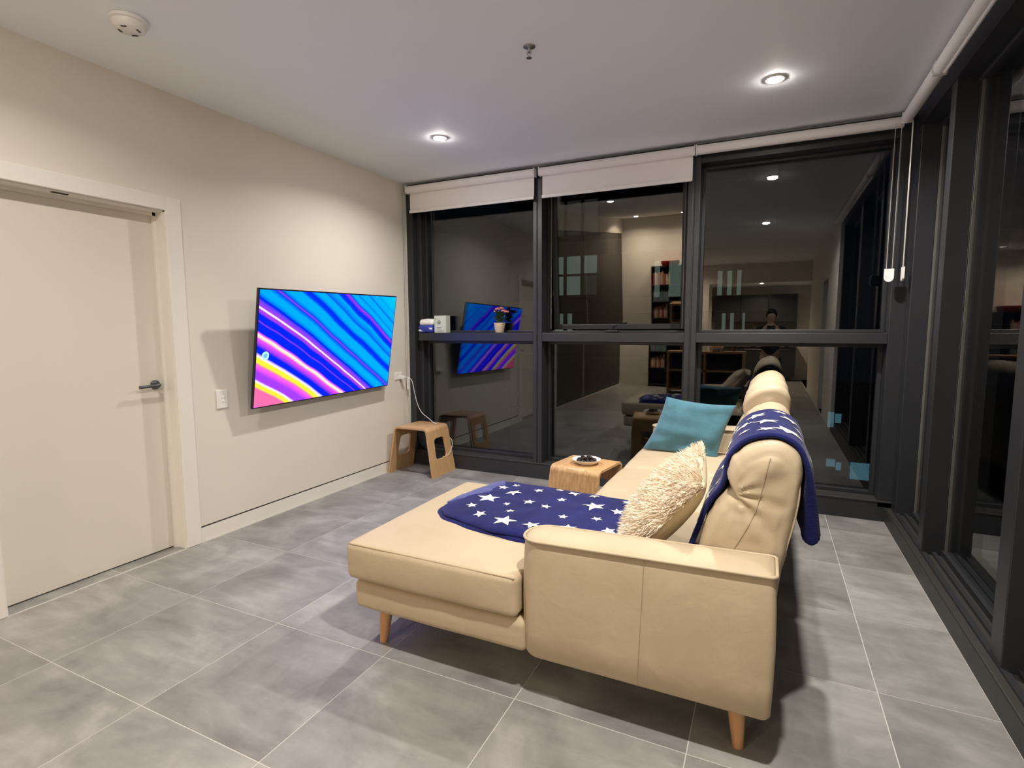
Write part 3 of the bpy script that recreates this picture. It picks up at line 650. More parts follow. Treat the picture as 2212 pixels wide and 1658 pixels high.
def arm(y0, y1, near):
    # plan outline rounded at the front, slightly bowed top
    x0, x1 = -.785, .052; zs = (.160, .622)
    def outline(e):
        a, b = y0+e, y1-e; xa, xb = x0+e, x1-e; pts = []
        r = min(max(.075-e, .004), (b-a)/2-.0005); r2 = min(max(.02-e*.3, .002), (b-a)/2-.0005)
        for k in range(9): t_ = PI + PI/2*k/8; pts.append((xa+r+r*math.cos(t_), a+r+r*math.sin(t_)))
        for k in range(1, 12): pts.append((xa+r+(xb-r2-xa-r)*k/12, a))
        for k in range(5): t_ = -PI/2+PI/2*k/4; pts.append((xb-r2+r2*math.cos(t_), a+r2+r2*math.sin(t_)))
        for k in range(5): t_ = PI/2*k/4; pts.append((xb-r2+r2*math.cos(t_), b-r2+r2*math.sin(t_)))
        for k in range(1, 12): pts.append((xb-r2-(xb-r2-xa-r)*k/12, b))
        for k in range(9): t_ = PI/2+PI/2*k/8; pts.append((xa+r+r*math.cos(t_), b-r+r*math.sin(t_)))
        return pts
    rings = []
    topz = lambda x: .602 + .022*((x-x0)/(x1-x0))
    for f, e in ((0, .022), (.02, .008), (.05, .0), (.25, -.004), (.5, -.006), (.75, -.004), (.93, 0), (1, .004)):
        rings.append([(x, y, .158 + (topz(x)-.158)*f) for x, y in outline(e)])
    for e, dz in ((.010, .006), (.030, .014), (.055, .019), (.078, .021)):
        rings.append([(x, y, topz(x)+dz) for x, y in outline(min(e, (y1-y0)/2-.004))])
    A = P_(MB().loft(rings), 'arm', M['leather'])
    ol = outline(-.001); pip = [(x, y, topz(x)+.002) for x, y in ol]
    P_(MB().tube(pip, .0055, 8, closed=True), 'piping', M['leather'], A)
    ys_ = y0-.0055 if near else y1+.0055
    if near:
        P_(MB().tube([(-.335, ys_+.003, topz(-.3)-.004), (-.338, ys_, .5), (-.342, ys_-.001, .38), (-.346, ys_, .26), (-.350, ys_+.006, .17)], .0009, 6), 'side_seam', M['seam2'], A)
    return A
arm(ARM0, ARM1, True); arm(4.150, 4.310, False)
# backrests: profile in (x, z)
PROF = [(-.205, .455), (-.19, .60), (-.158, .715), (-.116, .778), (-.080, .812), (-.098, .838), (-.106, .880), (-.082, .930), (-.045, .966), (.010, .990), (.062, .985), (.100, .955), (.116, .905), (.114, .83), (.105, .74), (.082, .62), (.060, .47), (.048, .30), (.042, .175), (-.03, .175), (-.12, .30)]
def pucker(xx, zz, lift, seed):
    dx, dz = xx+.085, zz-lift-.812; dd = math.hypot(dx, dz); an = math.atan2(dz, dx)
    wr_ = .0065*math.exp(-dd/.13)*min(1, dd/.03)*math.sin(11*an+2.2*noise.noise(Vector((xx*9, zz*9, seed))))
    wr_ += .004*noise.noise(Vector((xx*14, seed, zz*30)))
    return wr_ + .014*math.exp(-((xx-.01)**2+(zz-lift-.90)**2)/.0045) + .010*math.exp(-((xx+.05)**2+(zz-.68)**2)/.012)
def backrest(y0, y1, lift, seed):
    pr = [(p.x, p.y) for p in smooth_path([(x, z + (lift if z > .8 else 0), 0) for x, z in PROF], 5, closed=True)]
    cx_, cz_ = .0, .72; rings = []
    n = 26; R_ = .05
    ysamp = []
    for k in range(7): a = PI/2*k/6; ysamp.append((y0 + R_*(1-math.cos(a))*1.0 if False else y0+R_*(1-math.sin(a)) if False else y0 + R_*(1-math.cos(a)), math.sin(a)))
    L = [(y0 + .045*(1-math.cos(PI/2*k/6)), math.sin(PI/2*k/6)) for k in range(7)]
    Rr_ = [(y0+y1-q, s_) for q, s_ in reversed(L)]
    mid = [(y0+.045+(y1-y0-.09)*k/n, 1.0) for k in range(1, n)]
    for y, s_ in L + mid + Rr_:
        ins = .040*(1-s_); ring = []
        for i, (x, z) in enumerate(pr):
            d_ = Vector((cx_-x, max(-.25, min(.25, cz_-z)))); d_.normalize()
            nx = noise.noise(Vector((x*6, y*5+seed, z*9)))*.006 + noise.noise(Vector((x*16, y*9+seed, z*26)))*.004 + .009*math.exp(-((x+.07)**2+(z-.83)**2)/.012)*(noise.noise(Vector((x*12+z*30, y*7+seed, z*38))))
            bul = .010*math.sin(PI*(y-y0)/(y1-y0)) * (1 if x < 0 else .3)
            ring.append((x + d_.x*(ins-nx-bul), y, z + d_.y*(ins-nx)))
        rings.append(ring)
    def cap(ring, y, sgn):                       # puckered end panel
        out_ = []
        for f in (.90, .80, .70, .60, .50, .40, .30, .20, .10, 0.0):
            r2 = []
            for (x, _, z) in ring:
                tz = max(.32, min(.90, z)); tx = .0 + .02*(tz-.6)
                xx, zz = tx+(x-tx)*f, tz+(z-tz)*f
                r2.append((xx, y - sgn*pucker(xx, zz, lift, seed)*min(1, (1-f)/.25), zz))
            out_.append(r2)
        return out_
    rings = cap(rings[0], y0, 1)[::-1] + rings + cap(rings[-1], y1, -1)
    B = P_(MB().loft(rings, cap=False), 'backrest', M['leather'], weld=True)
    return B, pr
BA, prA = backrest(1.885, 2.99, 0.0, 2.0)
BBk, prB = backrest(3.0, 4.135, .075, 9.0)
se = [(p.x, 1.885-pucker(p.x, p.y, 0, 2.0)-.0006, p.y) for p in smooth_path([(.022, .945, 0), (.012, .90, 0), (.002, .84, 0), (-.016, .76, 0), (-.050, .68, 0), (-.080, .62, 0)], 6)]
P_(MB().tube(se, .0018, 6), 'end_seam', M['seam2'], BA)
P_(MB().tube(smooth_path([(.104, 1.915, .925), (.110, 1.905, .83), (.098, 1.905, .73), (.075, 1.908, .62)], 5), .003, 6), 'end_piping', M['leather'], BA)
for (lx_, ly_, sx, sy) in ((-1.468, 1.775, -1, -1), (-.036, 1.785, 1, -1), (-1.468, 2.62, -1, 1), (-.75, 4.22, -1, 1), (-.036, 4.22, 1, 1)):
    m = MB(); m.tube([(lx_-.014*sx, ly_-.012*sy, .172), (lx_-.007*sx, ly_-.006*sy, .09), (lx_, ly_, 0)], [.029, .025, .017], 18); P_(m, 'leg', M['legwood'])

# ------------------------------------------------------------------ throws
def star_poly(r, rot, n=5, inner=.44):
    return [((r if k % 2 == 0 else r*inner)*math.cos(rot+PI*k/n+PI/2), (r if k % 2 == 0 else r*inner)*math.sin(rot+PI*k/n+PI/2)) for k in range(2*n)]
def star_decal(mb, S_, cu, cv, r, rot, off=.0016, rings=5, ok=None):
    poly = star_poly(r, rot); per = []
    for i in range(10):
        a, b_ = poly[i], poly[(i+1) % 10]
        for k in range(3): per.append((a[0]+(b_[0]-a[0])*k/3, a[1]+(b_[1]-a[1])*k/3))
    pts = [(cu, cv)] + [(cu+x*q/rings, cv+y*q/rings) for q in range(1, rings+1) for x, y in per]
    P3 = []
    for (uu, vv) in pts:
        if ok and not ok(uu, vv): return
        p0 = S_(uu, vv); e = .004; du = S_(uu+e, vv)-S_(uu-e, vv); dv = S_(uu, vv+e)-S_(uu, vv-e); nn = du.cross(dv)
        if nn.length > 1e-12: nn.normalize()
        P3.append(p0 + nn*off)
    m = len(per); fs = [(0, 1+i, 1+(i+1) % m) for i in range(m)]
    for q in range(rings-1):
        for i in range(m): j = (i+1) % m; fs.append((1+q*m+i, 1+(q+1)*m+i, 1+(q+1)*m+j, 1+q*m+j))
    mb.add(P3, fs, True)
# folded on the chaise
OUT = [(-1.438, 2.19), (-1.405, 2.125), (-1.33, 2.07), (-1.13, 2.005), (-.92, 1.985), (-.66, 1.985), (-.46, 2.05), (-.42, 2.30), (-.46, 2.58), (-.60, 2.655), (-.91, 2.685), (-1.20, 2.700), (-1.345, 2.700), (-1.378, 2.66), (-1.374, 2.56), (-1.412, 2.53), (-1.418, 2.40), (-1.446, 2.37), (-1.446, 2.27)]
def outline_at(sc_, wob_, seed):
    c = Vector((-.93, 2.34, 0)); o = []
    for k, p in enumerate(smooth_path([(x, y, 0) for x, y in OUT], 8, closed=True)):
        dv = p-c; q = c + dv*(sc_ + wob_*noise.noise(Vector((p.x*9, p.y*9, seed))))
        o.append(q)
    return c, o
def zf(x, y, base, th, c, o, r):
    f = (1-min(1, r)**9)**.5 if r < 1 else 0
    wv = .007*noise.noise(Vector((x*4, y*15, 1.3))) + .005*noise.noise(Vector((x*16, y*10, 4))) + .010*max(0, noise.noise(Vector((x*3.2, y*3, 7))))
    return base + th*f + wv*f
def slab(base, th, sc_, wob_, seed, mat, name, parent, shift=(0, 0)):
    c, o = outline_at(sc_, wob_, seed); n = len(o); rr = [0, .15, .3, .45, .6, .72, .82, .89, .94, .97, .988, .997, 1.0]
    vs = []; fs = []
    for r in rr:
        for p in o:
            q = c + (p-c)*(r if r > 0 else 1e-4); z = zf(q.x, q.y, base, th, c, o, r); vs.append((q.x+shift[0], q.y+shift[1], z))
    for i in range(len(rr)-1):
        for k in range(n): k2 = (k+1) % n; fs.append((i*n+k, (i+1)*n+k, (i+1)*n+k2, i*n+k2))
    m = len(vs)
    for p in o: vs.append((p.x+shift[0]-(p.x-c.x)*.02, p.y+shift[1]-(p.y-c.y)*.02, base-.001))
    b_ = (len(rr)-1)*n
    for k in range(n): k2 = (k+1) % n; fs.append((b_+k, m+k, m+k2, b_+k2))
    fs.append(tuple(m+k for k in range(n)))
    mb = MB().add(vs, fs, True)
    mb.v = [(x+.93, y-2.34, z-.467) for x, y, z in mb.v]
    return mb.build(name, mat, parent)
T1 = thing('star_throw', (-.93, 2.34, .467), 'navy fleece throw with white stars folded flat on the chaise seat', 'throw blanket')
slab(.466, .022, 1.0, .03, 2, M['navy'], 'under_fold', T1, (-.004, .002))
slab(.484, .024, .975, .03, 5, M['navy'], 'top_fold', T1, (.012, -.002))
# paler turned-back edge along the foot end
tn = smooth_path([(-1.418, 2.225, 0), (-1.415, 2.30, 0), (-1.402, 2.38, 0), (-1.392, 2.45, 0), (-1.374, 2.52, 0), (-1.356, 2.60, 0), (-1.335, 2.672, 0)], 8)
rg = []
for k, p in enumerate(tn):
    q = k/(len(tn)-1); wd_ = (.030 + .022*math.sin(PI*q) + .008*noise.noise(Vector((q*7, 3, 1))))*min(1, .25+6*q, .25+6*(1-q)); hh = .020*min(1, .3+5*q, .3+5*(1-q))
    rg.append([(p.x+wd_+wd_*math.cos(2*PI*j/14)+.93, p.y+.012*math.sin(2*PI*j/14)*0-2.34, .497-.467+hh*.75*math.sin(2*PI*j/14)+.003*noise.noise(Vector((q*9, j*.6, 2)))) for j in range(14)])
MB().loft(rg).build('turned_edge', M['navyback'], T1)
c1_, o1_ = outline_at(.975, .03, 5)
def rad_at(x, y):
    a = math.atan2(y-c1_.y, x-c1_.x); best = min(o1_, key=lambda p: abs(math.atan2(math.sin(math.atan2(p.y-c1_.y, p.x-c1_.x)-a), math.cos(math.atan2(p.y-c1_.y, p.x-c1_.x)-a))))
    return Vector((x-c1_.x, y-c1_.y)).length / max(1e-6, (best-c1_).length)
def S1(x, y):
    xx, yy = x-.012, y+.002
    return Vector((x+.93, y-2.34, zf(xx, yy, .484, .024, c1_, o1_, rad_at(xx, yy))-.467))
STARS = [(-1.245, 2.34, .062, .3), (-1.165, 2.47, .046, 1.0), (-1.255, 2.53, .030, .2), (-1.265, 2.205, .030, .6), (-1.17, 2.115, .034, .9), (-1.03, 2.085, .058, .1), (-1.06, 2.21, .026, .4), (-.93, 2.33, .028, 1.3), (-.90, 2.09, .044, .7),
         (-1.03, 2.36, .034, .2), (-1.06, 2.56, .030, .5), (-.87, 2.58, .038, 1.1), (-.90, 2.47, .028, .3), (-.72, 2.43, .060, .5), (-.76, 2.57, .030, .9), (-.81, 2.24, .026, .1), (-.74, 2.11, .042, .3), (-.66, 2.27, .028, .8), (-.60, 2.40, .034, .4), (-.585, 2.545, .034, 1.2), (-.575, 2.16, .034, .6), (-.69, 2.60, .022, .2), (-1.21, 2.605, .026, 1.0), (-.97, 2.63, .026, .3), (-1.12, 2.30, .022, .9)]
for (x, y, r, ro) in STARS:
    st = MB(); star_decal(st, S1, x, y, r, ro, ok=lambda a, b_: rad_at(a-.012, b_+.002) < .985)
    if st.v: st.build('star', M['starw'], T1)

# draped over the near backrest
PATH = [p for p in smooth_path([(-.250, .52, 0), (-.222, .60, 0), (-.185, .725, 0), (-.140, .80, 0), (-.124, .85, 0), (-.122, .895, 0), (-.098, .947, 0), (-.055, .988, 0), (.010, 1.012, 0), (.070, 1.006, 0), (.117, .972, 0), (.142, .91, 0), (.152, .83, 0), (.158, .75, 0), (.166, .68, 0), (.170, .635, 0)], 8)]
acc = [0]
for i in range(1, len(PATH)): acc.append(acc[-1] + (PATH[i]-PATH[i-1]).length)
SL = acc[-1]
def path_at(s_):
    s_ = max(0, min(SL, s_))
    for i in range(1, len(acc)):
        if s_ <= acc[i]: f = (s_-acc[i-1])/max(1e-9, acc[i]-acc[i-1]); return PATH[i-1].lerp(PATH[i], f)
    return PATH[-1]
TOPS = next(acc[i] for i in range(len(PATH)) if PATH[i].y == max(p.y for p in PATH))
def yrange(s_):
    f = s_/SL; near = 1.965 + .03*math.sin(f*7) + .015*max(0, f-.72)/.28; far = 2.57 + .04*math.sin(f*5+1) - .04*max(0, f-.7)/.3
    return near, far
def S2(s_, v_):                                   # v_ in metres from the near edge
    p = path_at(s_); n0, f0 = yrange(s_); y = n0 + v_
    a, b_ = path_at(s_-.006), path_at(s_+.006); tg = (b_-a); nn = Vector((-tg.y, tg.x, 0)).normalized()
    free = max(0, (s_-TOPS-.14)/(SL-TOPS))
    wv = .006*noise.noise(Vector((s_*6, v_*9, 3))) + .012*free*math.sin(v_*13+.6) + .020*free
    q = p + nn*wv
    return Vector((q.x-.02, y-2.27, q.y-.99))
T2 = thing('star_throw', (.02, 2.27, .99), 'navy fleece throw with white stars draped over the sofa backrest', 'throw blanket')
NS, NV = 72, 26; mb = MB(); outer = []; inner = []
for i in range(NS+1):
    s_ = SL*(i/NS if i < NS-8 else 1-(1-(i/NS))*((NS-i)/8.0)); n0, f0 = yrange(s_); W_ = f0-n0; ro, ri_ = [], []
    for j in range(NV+1):
        v_ = W_*(.5-.5*math.cos(PI*j/NV)); p = S2(s_, v_); e = .003
        nn = (S2(s_+e, v_)-S2(s_-e, v_)).cross(S2(s_, v_+e)-S2(s_, v_-e)).normalized()
        if nn.dot(Vector((p.x, 0, p.z+.25))) < 0: nn = -nn
        fr = max(0, min(1, (s_-TOPS-.12)/(SL-TOPS-.12))); T_ = .018 + .042*fr*fr*(3-2*fr)
        edge = max(0, min(v_, W_-v_, s_+.02, SL-s_)); e_ = min(1, edge/(T_/2)); c_ = math.sqrt(max(0, 1-(1-e_)**2))
        ro.append(p - nn*(T_/2*(1-c_))); ri_.append(p - nn*(T_/2*(1+c_)))
    outer.append(ro); inner.append(ri_)
vs = [p for r in outer for p in r] + [p for r in inner for p in r]; K = (NS+1)*(NV+1); fs = []
ix = lambda i, j: i*(NV+1)+j
for i in range(NS):
    for j in range(NV):
        fs += [(ix(i,j), ix(i+1,j), ix(i+1,j+1), ix(i,j+1)), (K+ix(i,j), K+ix(i,j+1), K+ix(i+1,j+1), K+ix(i+1,j))]
for i in range(NS): fs += [(ix(i,0), K+ix(i,0), K+ix(i+1,0), ix(i+1,0)), (ix(i,NV), ix(i+1,NV), K+ix(i+1,NV), K+ix(i,NV))]
for j in range(NV): fs += [(ix(0,j), ix(0,j+1), K+ix(0,j+1), K+ix(0,j)), (ix(NS,j), K+ix(NS,j), K+ix(NS,j+1), ix(NS,j+1))]
mb.add(vs, fs, True); mb.build('cloth', M['navy'], T2)
rnd = random.Random(11)
def S2n(s_, v_): return S2(s_, v_)
placed = []
for s_, v_, r, ro in ((TOPS-.02, .26, .05, .2), (TOPS-.11, .30, .05, .9), (TOPS-.20, .20, .055, .4), (TOPS-.30, .10, .035, .1), (TOPS+.05, .13, .06, .5), (TOPS+.07, .40, .05, .7), (TOPS-.06, .43, .045, .3), (TOPS+.17, .25, .05, .1), (TOPS-.16, .42, .035, .8),
                      (TOPS-.02, .10, .035, .6), (TOPS-.20, .06, .040, .5), (TOPS+.18, .08, .045, .9), (TOPS+.30, .10, .055, .2), (TOPS+.28, .34, .05, .6), (TOPS+.10, .28, .03, .4), (TOPS-.38, .07, .05, 1.1), (TOPS-.42, .22, .05, .2), (TOPS-.29, .33, .05, .2), (TOPS+.03, .52, .03, .2), (TOPS-.10, .15, .028, 1.0)):
    n0, f0 = yrange(s_); st = MB()
    star_decal(st, lambda a, b_: S2(a, b_), s_, v_, r, ro, off=.0022 if True else 0, ok=lambda a, b_: .004 < a < SL-.004 and .004 < b_ < yrange(a)[1]-yrange(a)[0]-.004)
    if st.v: st.build('star', M['starw'], T2)

# ------------------------------------------------------------------ cushions
def pillow_pt(u, v, side, w_, h_, t_, pinch=.07):
    x = w_/2*u*(1-pinch*(1-v*v)*abs(u)**2); z = h_/2*v*(1-pinch*(1-u*u)*abs(v)**2)
    y = side*t_/2*(max(0, (1-u**2)*(1-v**2)))**.42
    return Vector((x, y, z))
def pillow(w_, h_, t_, side=None, n=28, crease=0, seed=0, pinch=.07):
    mb = MB()
    us = [math.sin(PI/2*(-1+2*i/n)) for i in range(n+1)]
    for sd in ((-1, 1) if side is None else (side,)):
        vs = []
        for u in us:
            for v in us:
                p = pillow_pt(u, v, sd, w_, h_, t_, pinch); e = (1-u*u)*(1-v*v)
                if crease: p.y += crease*min(1, e*4)*noise.noise(Vector((p.x*7+seed, p.z*13, seed))) ; p += Vector((0, 0, 0))
                vs.append(p)
        fs = [(i*(n+1)+j, (i+1)*(n+1)+j, (i+1)*(n+1)+j+1, i*(n+1)+j+1) for i in range(n) for j in range(n)]
        mb.add(vs, fs, True)
    return mb
def place(t, origin, ux, uz):                     # local x along ux, local z along uz, local -y faces outwards
    ux = Vector(ux).normalized(); uz = Vector(uz); uz = (uz-ux*uz.dot(ux)).normalized(); uy = uz.cross(ux)
    t.matrix_world = Matrix.Translation(origin) @ Matrix((ux, uy, uz)).transposed().to_4x4()
# teal cushion leaning against the far arm
TC = thing('teal_cushion', (0, 0, 0), 'plain teal cushion leaning in the far sofa corner', 'cushion')
MBt = pillow(.47, .40, .12, crease=.022, seed=4, pinch=.08); MBt.v = [(x+.20*z-.05*max(0, -x-z)*2, y, z) for x, y, z in MBt.v]; MBt.build('cover', M['teal'], TC)
edge = [pillow_pt(math.cos(a), 0, 0, 1, 1, 0) for a in (0,)]
place(TC, (-.470, 3.955, .648), (.985, -.06, -.07), (.10, .14, .95))
seam = []
for k in range(80):
    q = k/20; s_ = q % 1*2-1; s_ = max(-1, min(1, s_)); i = int(q)
    u, v = ((s_, -1), (1, s_), (-s_, 1), (-1, -s_))[i]; seam.append(pillow_pt(u, v, 1, .47, .40, 0, .08))
MB().tube([(p.x+.20*p.z-.05*max(0, -p.x-p.z)*2, p.y, p.z) for p in seam], .0022, 6, closed=True).build('seam', M['teal'], TC)
# shaggy cushion
FC = thing('shaggy_cushion', (0, 0, 0), 'shaggy cream cushion with smooth backing leaning on the near backrest', 'cushion')
FW, FH, FT = .46, .44, .17
pillow(FW, FH, FT, 1, pinch=.05).build('backing', M['furback'], FC)
pillow(FW, FH, FT, -1, pinch=.05).build('face', M['fur'], FC)
seam = []
for k in range(80):
    q = k/20; s_ = max(-1, min(1, q % 1*2-1)); i = int(q)
    u, v = ((s_, -1), (1, s_), (-s_, 1), (-1, -s_))[i]; seam.append(pillow_pt(u, v, 1, FW, FH, 0, .05))
MB().tube(seam, .0045, 6, closed=True).build('piping', M['furback'], FC)
rnd = random.Random(5); vs = []; fs = []
for k in range(16000):
    u, v = rnd.uniform(-1, 1), rnd.uniform(-1, 1)
    if k % 5 < 2: u, v = math.sin(PI/2*u), math.sin(PI/2*v); p = pillow_pt(u, v, -1, FW, FH, FT, .05)
    nn = Vector((u*.55, -1, v*.55)).normalized()
    fl_ = noise.noise_vector(Vector((u*3.2, v*3.2, 5)))*.9 + noise.noise_vector(Vector((u*9, v*9, 2)))*.7
    d_ = (nn*.75 + Vector((u*abs(u)**3, 0, v*abs(v)**3))*.6 + fl_ + Vector((0, 0, -.55)) + Vector((rnd.uniform(-.3, .3), rnd.uniform(-.2, .2), rnd.uniform(-.3, .3)))).normalized()
    if d_.dot(nn) < .12: d_ = (d_ + nn*(.2-d_.dot(nn))).normalized()
    L_ = rnd.uniform(.024, .042); sd = d_.cross(Vector((rnd.uniform(-1, 1), rnd.uniform(-1, 1), rnd.uniform(-1, 1)))).normalized()*rnd.uniform(.0012, .0022)
    cv = (fl_ + Vector((0, .3, -1)))*.007
    b0 = len(vs); p = p - nn*.002
    vs += [p-sd, p+sd, p+d_*L_*.5+cv*.3-sd, p+d_*L_*.5+cv*.3+sd, p+d_*L_+cv]
    fs += [(b0, b0+1, b0+3, b0+2), (b0+2, b0+3, b0+4)]
MB().add(vs, fs, True)
me = bpy.data.meshes.new('shag'); me.from_pydata([tuple(p) for p in vs], [], fs); me.materials.append(M['fur']); me.update()
o = bpy.data.objects.new('shag', me); COL.objects.link(o); o.parent = FC; setp(o, 'long cream shag pile', kind='stuff')
place(FC, (-.345, 2.155, .665), (.10, -1, -.10), (.62, .10, .78))

# ------------------------------------------------------------------ things on the window ledge
ZL = ZR1
M['blueprint'] = pmat('blue_print', (.03, .05, .35), .5); M['mint'] = pmat('pale_mint_card', (.56, .60, .50), .55); M['darkprint'] = pmat('grey_print', (.08, .09, .08), .6)
t = thing('tissue_packet', (-3.058, YB+.075, ZL), 'blue and white tissue packet on the window ledge', 'tissue packet')
rbox(-.085, .085, -.045, .045, 0, .070, .014, (0, 0, .004, 0, 0, .006), n=6).build('wrap', M['blueprint'], t)
rbox(-.080, .090, -.043, .043, .070, .128, .026, (0, 0, .004, 0, 0, .010), n=8, wob=.006).build('tissue', M['plastic'], t)
MB().prism([(-.075, .015), (-.02, .012), (.03, .035), (.08, .030), (.082, .048), (.02, .050), (-.03, .028), (-.078, .032)], .046, .0475, Matrix.Rotation(PI/2, 4, 'X')).build('white_swirl', M['plastic'], t)
t = thing('card_box', (-2.885, YB+.070, ZL), 'pale mint carton with small grey print on the window ledge', 'box')
MB().bbox(-.066, .066, -.040, .040, 0, .165, .002).build('carton', M['mint'], t)
ring = [(.016*math.cos(2*PI*k/20), 0, .016*math.sin(2*PI*k/20)) for k in range(20)]
MB().tube([(x-.012, -.0405, z+.10) for x, _, z in ring], .0022, 5, closed=True).box(-.022, -.002, -.0412, -.0403, .092, .100).build('round_mark', M['darkprint'], t)
MB().box(-.04, .016, -.0412, -.0403, .046, .050).box(-.03, .006, -.0412, -.0403, .036, .039).box(-.034, .040, -.0412, -.0403, .016, .020).box(-.05, -.045, -.0412, -.0403, .12, .14).build('print_lines', M['darkprint'], t)
M['leaf'] = pmat('dark_green_leaf', (.030, .085, .028), .45, var=.3, vscale=20); M['petal'] = pmat('pink_petal', (.62, .22, .22), .6, var=.2, vscale=40); M['wicker'] = pmat('pale_woven_pot', (.62, .50, .33), .8, bump=.6, bscale=90)
t = thing('potted_flower', (-2.262, YB+.075, ZL), 'pink flowering kalanchoe in a pale woven pot on the window ledge', 'potted plant')
MB().lathe([(.001, 0), (.038, 0), (.040, .004), (.054, .084), (.056, .092), (.050, .092), (.046, .080), (.001, .080)], n=26).build('pot', M['wicker'], t)
rnd = random.Random(2)
lm = None
for k in range(22):
    a = k*2.4; tier = k/22; out_ = .060*(1-.55*tier); z = .085 + .095*tier; ln = .050 + .012*rnd.random()
    Mx = Matrix.Translation((math.cos(a)*.016, math.sin(a)*.016, z)) @ Matrix.Rotation(a, 4, 'Z') @ Matrix.Rotation(-.35-.55*tier, 4, 'Y')
    if lm is None:
        vv = []; ff = []
        for i in range(7):
            q = i/6; wd_ = .022*math.sin(PI*min(1, q*.93+.05))**.7; x = q
            vv += [(x*1.0, -wd_, .004*math.sin(q*3)+.003), (x*1.0, 0, .004*math.sin(q*3)), (x*1.0, wd_, .004*math.sin(q*3)+.003)]
        for i in range(6):
            for j in range(2): ff.append((i*3+j, (i+1)*3+j, (i+1)*3+j+1, i*3+j+1))
        o = MB().add([(x*.055, y, z_) for x, y, z_ in vv], ff, True).build('leaf', M['leaf'], t); lm = o.data
    else: o = bpy.data.objects.new('leaf', lm); COL.objects.link(o); o.parent = t
    o.matrix_local = Mx
for k, (dx, dy, zt) in enumerate(((-.010, -.02, .215), (-.035, .0, .195), (.012, .01, .222), (.045, -.012, .198), (.070, .0, .190))):
    MB().tube([(dx*.2, dy*.2, .10), (dx*.7, dy*.7, zt-.06), (dx, dy, zt)], .002, 6).build('stem', M['leaf'], t)
    hd = MB()
    for q in range(9):
        a = q*2.4; rr_ = .017*math.sqrt(q/9)+.002; cx_, cy_ = dx+rr_*math.cos(a), dy+rr_*math.sin(a)
        for p in range(5):
            b_ = p*2*PI/5+q; hd.add([(cx_, cy_, zt+.016-rr_*.4), (cx_+.007*math.cos(b_-.5), cy_+.007*math.sin(b_-.5), zt+.019-rr_*.4), (cx_+.011*math.cos(b_), cy_+.011*math.sin(b_), zt+.018-rr_*.5), (cx_+.007*math.cos(b_+.5), cy_+.007*math.sin(b_+.5), zt+.019-rr_*.4)], [(0, 1, 2, 3)])
        hd.lathe([(.001, zt), (.008, zt+.006), (.007, zt+.014), (.001, zt+.016)], (cx_, cy_, -rr_*.5), 7)
    hd.build('flower_head', M['petal'], t)

# ------------------------------------------------------------------ night city outside
M['facade'] = pmat('dark_concrete_facade', (.05, .05, .052), .8, var=.2, vscale=.4)
M['slabc'] = pmat('pale_concrete_band', (.10, .10, .10), .8)
def lit(name, col, s_): return pmat(name, (.02, .02, .02), .3, emit=col, estr=s_)
M['litgreen'] = lit('lit_office_window', (.46, .58, .48), .19); M['litdim'] = lit('dim_window', (.45, .45, .40), .035); M['bluelights'] = lit('blue_ground_light', (.25, .62, .80), .20); M['litwarm'] = lit('lit_warm_window', (.9, .65, .35), .5); M['unlit'] = pmat('unlit_window', (.01, .012, .016), .1)
t = thing('apartment_tower', (-6.5, 30.0, 0), 'dark apartment tower across the street with some greenish lit windows', 'building')
MB().box(-8, 6.6, .25, 12, -30, 14).build('walls', M['facade'], t)
for f in range(-4, 5): MB().box(-8, 6.6, -.15, .3, f*3.25-1.05, f*3.25-.25).build('floor_band', M['slabc'], t)
def panes(rows, mat, y=.0, ref=t):
    for (x0, x1, z0, z1) in rows:
        w_ = MB().box(x0, x1, y, y+.06, z0, z1).build('window_frame', M['facade'], ref)
        MB().box(x0+.06, x1-.06, y-.01, y+.05, z0+.06, z1-.06).build('window_pane', mat, w_)
X = 6.5
panes([(-11.62+X, -10.85+X, 4.40, 5.85), (-10.75+X, -9.82+X, 4.40, 5.80), (-9.72+X, -8.85+X, 4.40, 5.72), (-11.60+X, -10.85+X, 3.2, 4.38), (-10.75+X, -9.82+X, 3.2, 4.38)], M['litgreen'])
panes([(-9.72+X, -8.85+X, 3.2, 4.38), (-11.62+X, -10.85+X, 6.6, 8.6), (-10.75+X, -9.82+X, 6.6, 8.6), (-9.72+X, -8.85+X, 6.6, 8.6)], M['litdim'])
panes([(-11.5+X, -10.85+X, 1.0, 2.5), (-10.7+X, -10.3+X, 1.0, 2.5), (-5.0+X, -4.25+X, 2.7, 5.0), (-5.75+X, -5.35+X, 2.7, 5.0), (-2.55+X, -2.20+X, 2.5, 4.3), (-2.08+X, -1.74+X, 2.5, 4.3), (-1.62+X, -1.30+X, 2.5, 4.3), (-2.28+X, -1.98+X, 1.1, 2.15), (-1.88+X, -1.58+X, 1.1, 2.15), (-1.30+X, -1.06+X, 1.1, 2.15)], M['litgreen'])
t = thing('added_low_building', (6.0, 40.0, -30), 'added dark building far below the window with panes standing in for blue ground lights', 'building')  # building added only to carry the blue lights low outside
MB().box(-4.6, 16, .2, 10, 0, 27).build('walls', M['facade'], t)
for (x0, x1, z0, z1, mt) in ((-2.3, -1.95, 24.9, 25.9, M['bluelights']), (-1.9, -1.55, 25.2, 25.8, M['bluelights']), (-2.25, -1.75, 22.3, 22.8, M['bluelights']), (-1.7, -1.4, 22.1, 22.6, M['bluelights']), (-.9, .5, 21.6, 22.7, M['bluelights'])):
    w_ = MB().box(x0-.06, x1+.06, .1, .2, z0-.06, z1+.06).build('window_frame', M['facade'], t); MB().box(x0, x1, .06, .12, z0, z1).build('window_pane', mt, w_)  # glowing panes stand in for blue lights on the ground

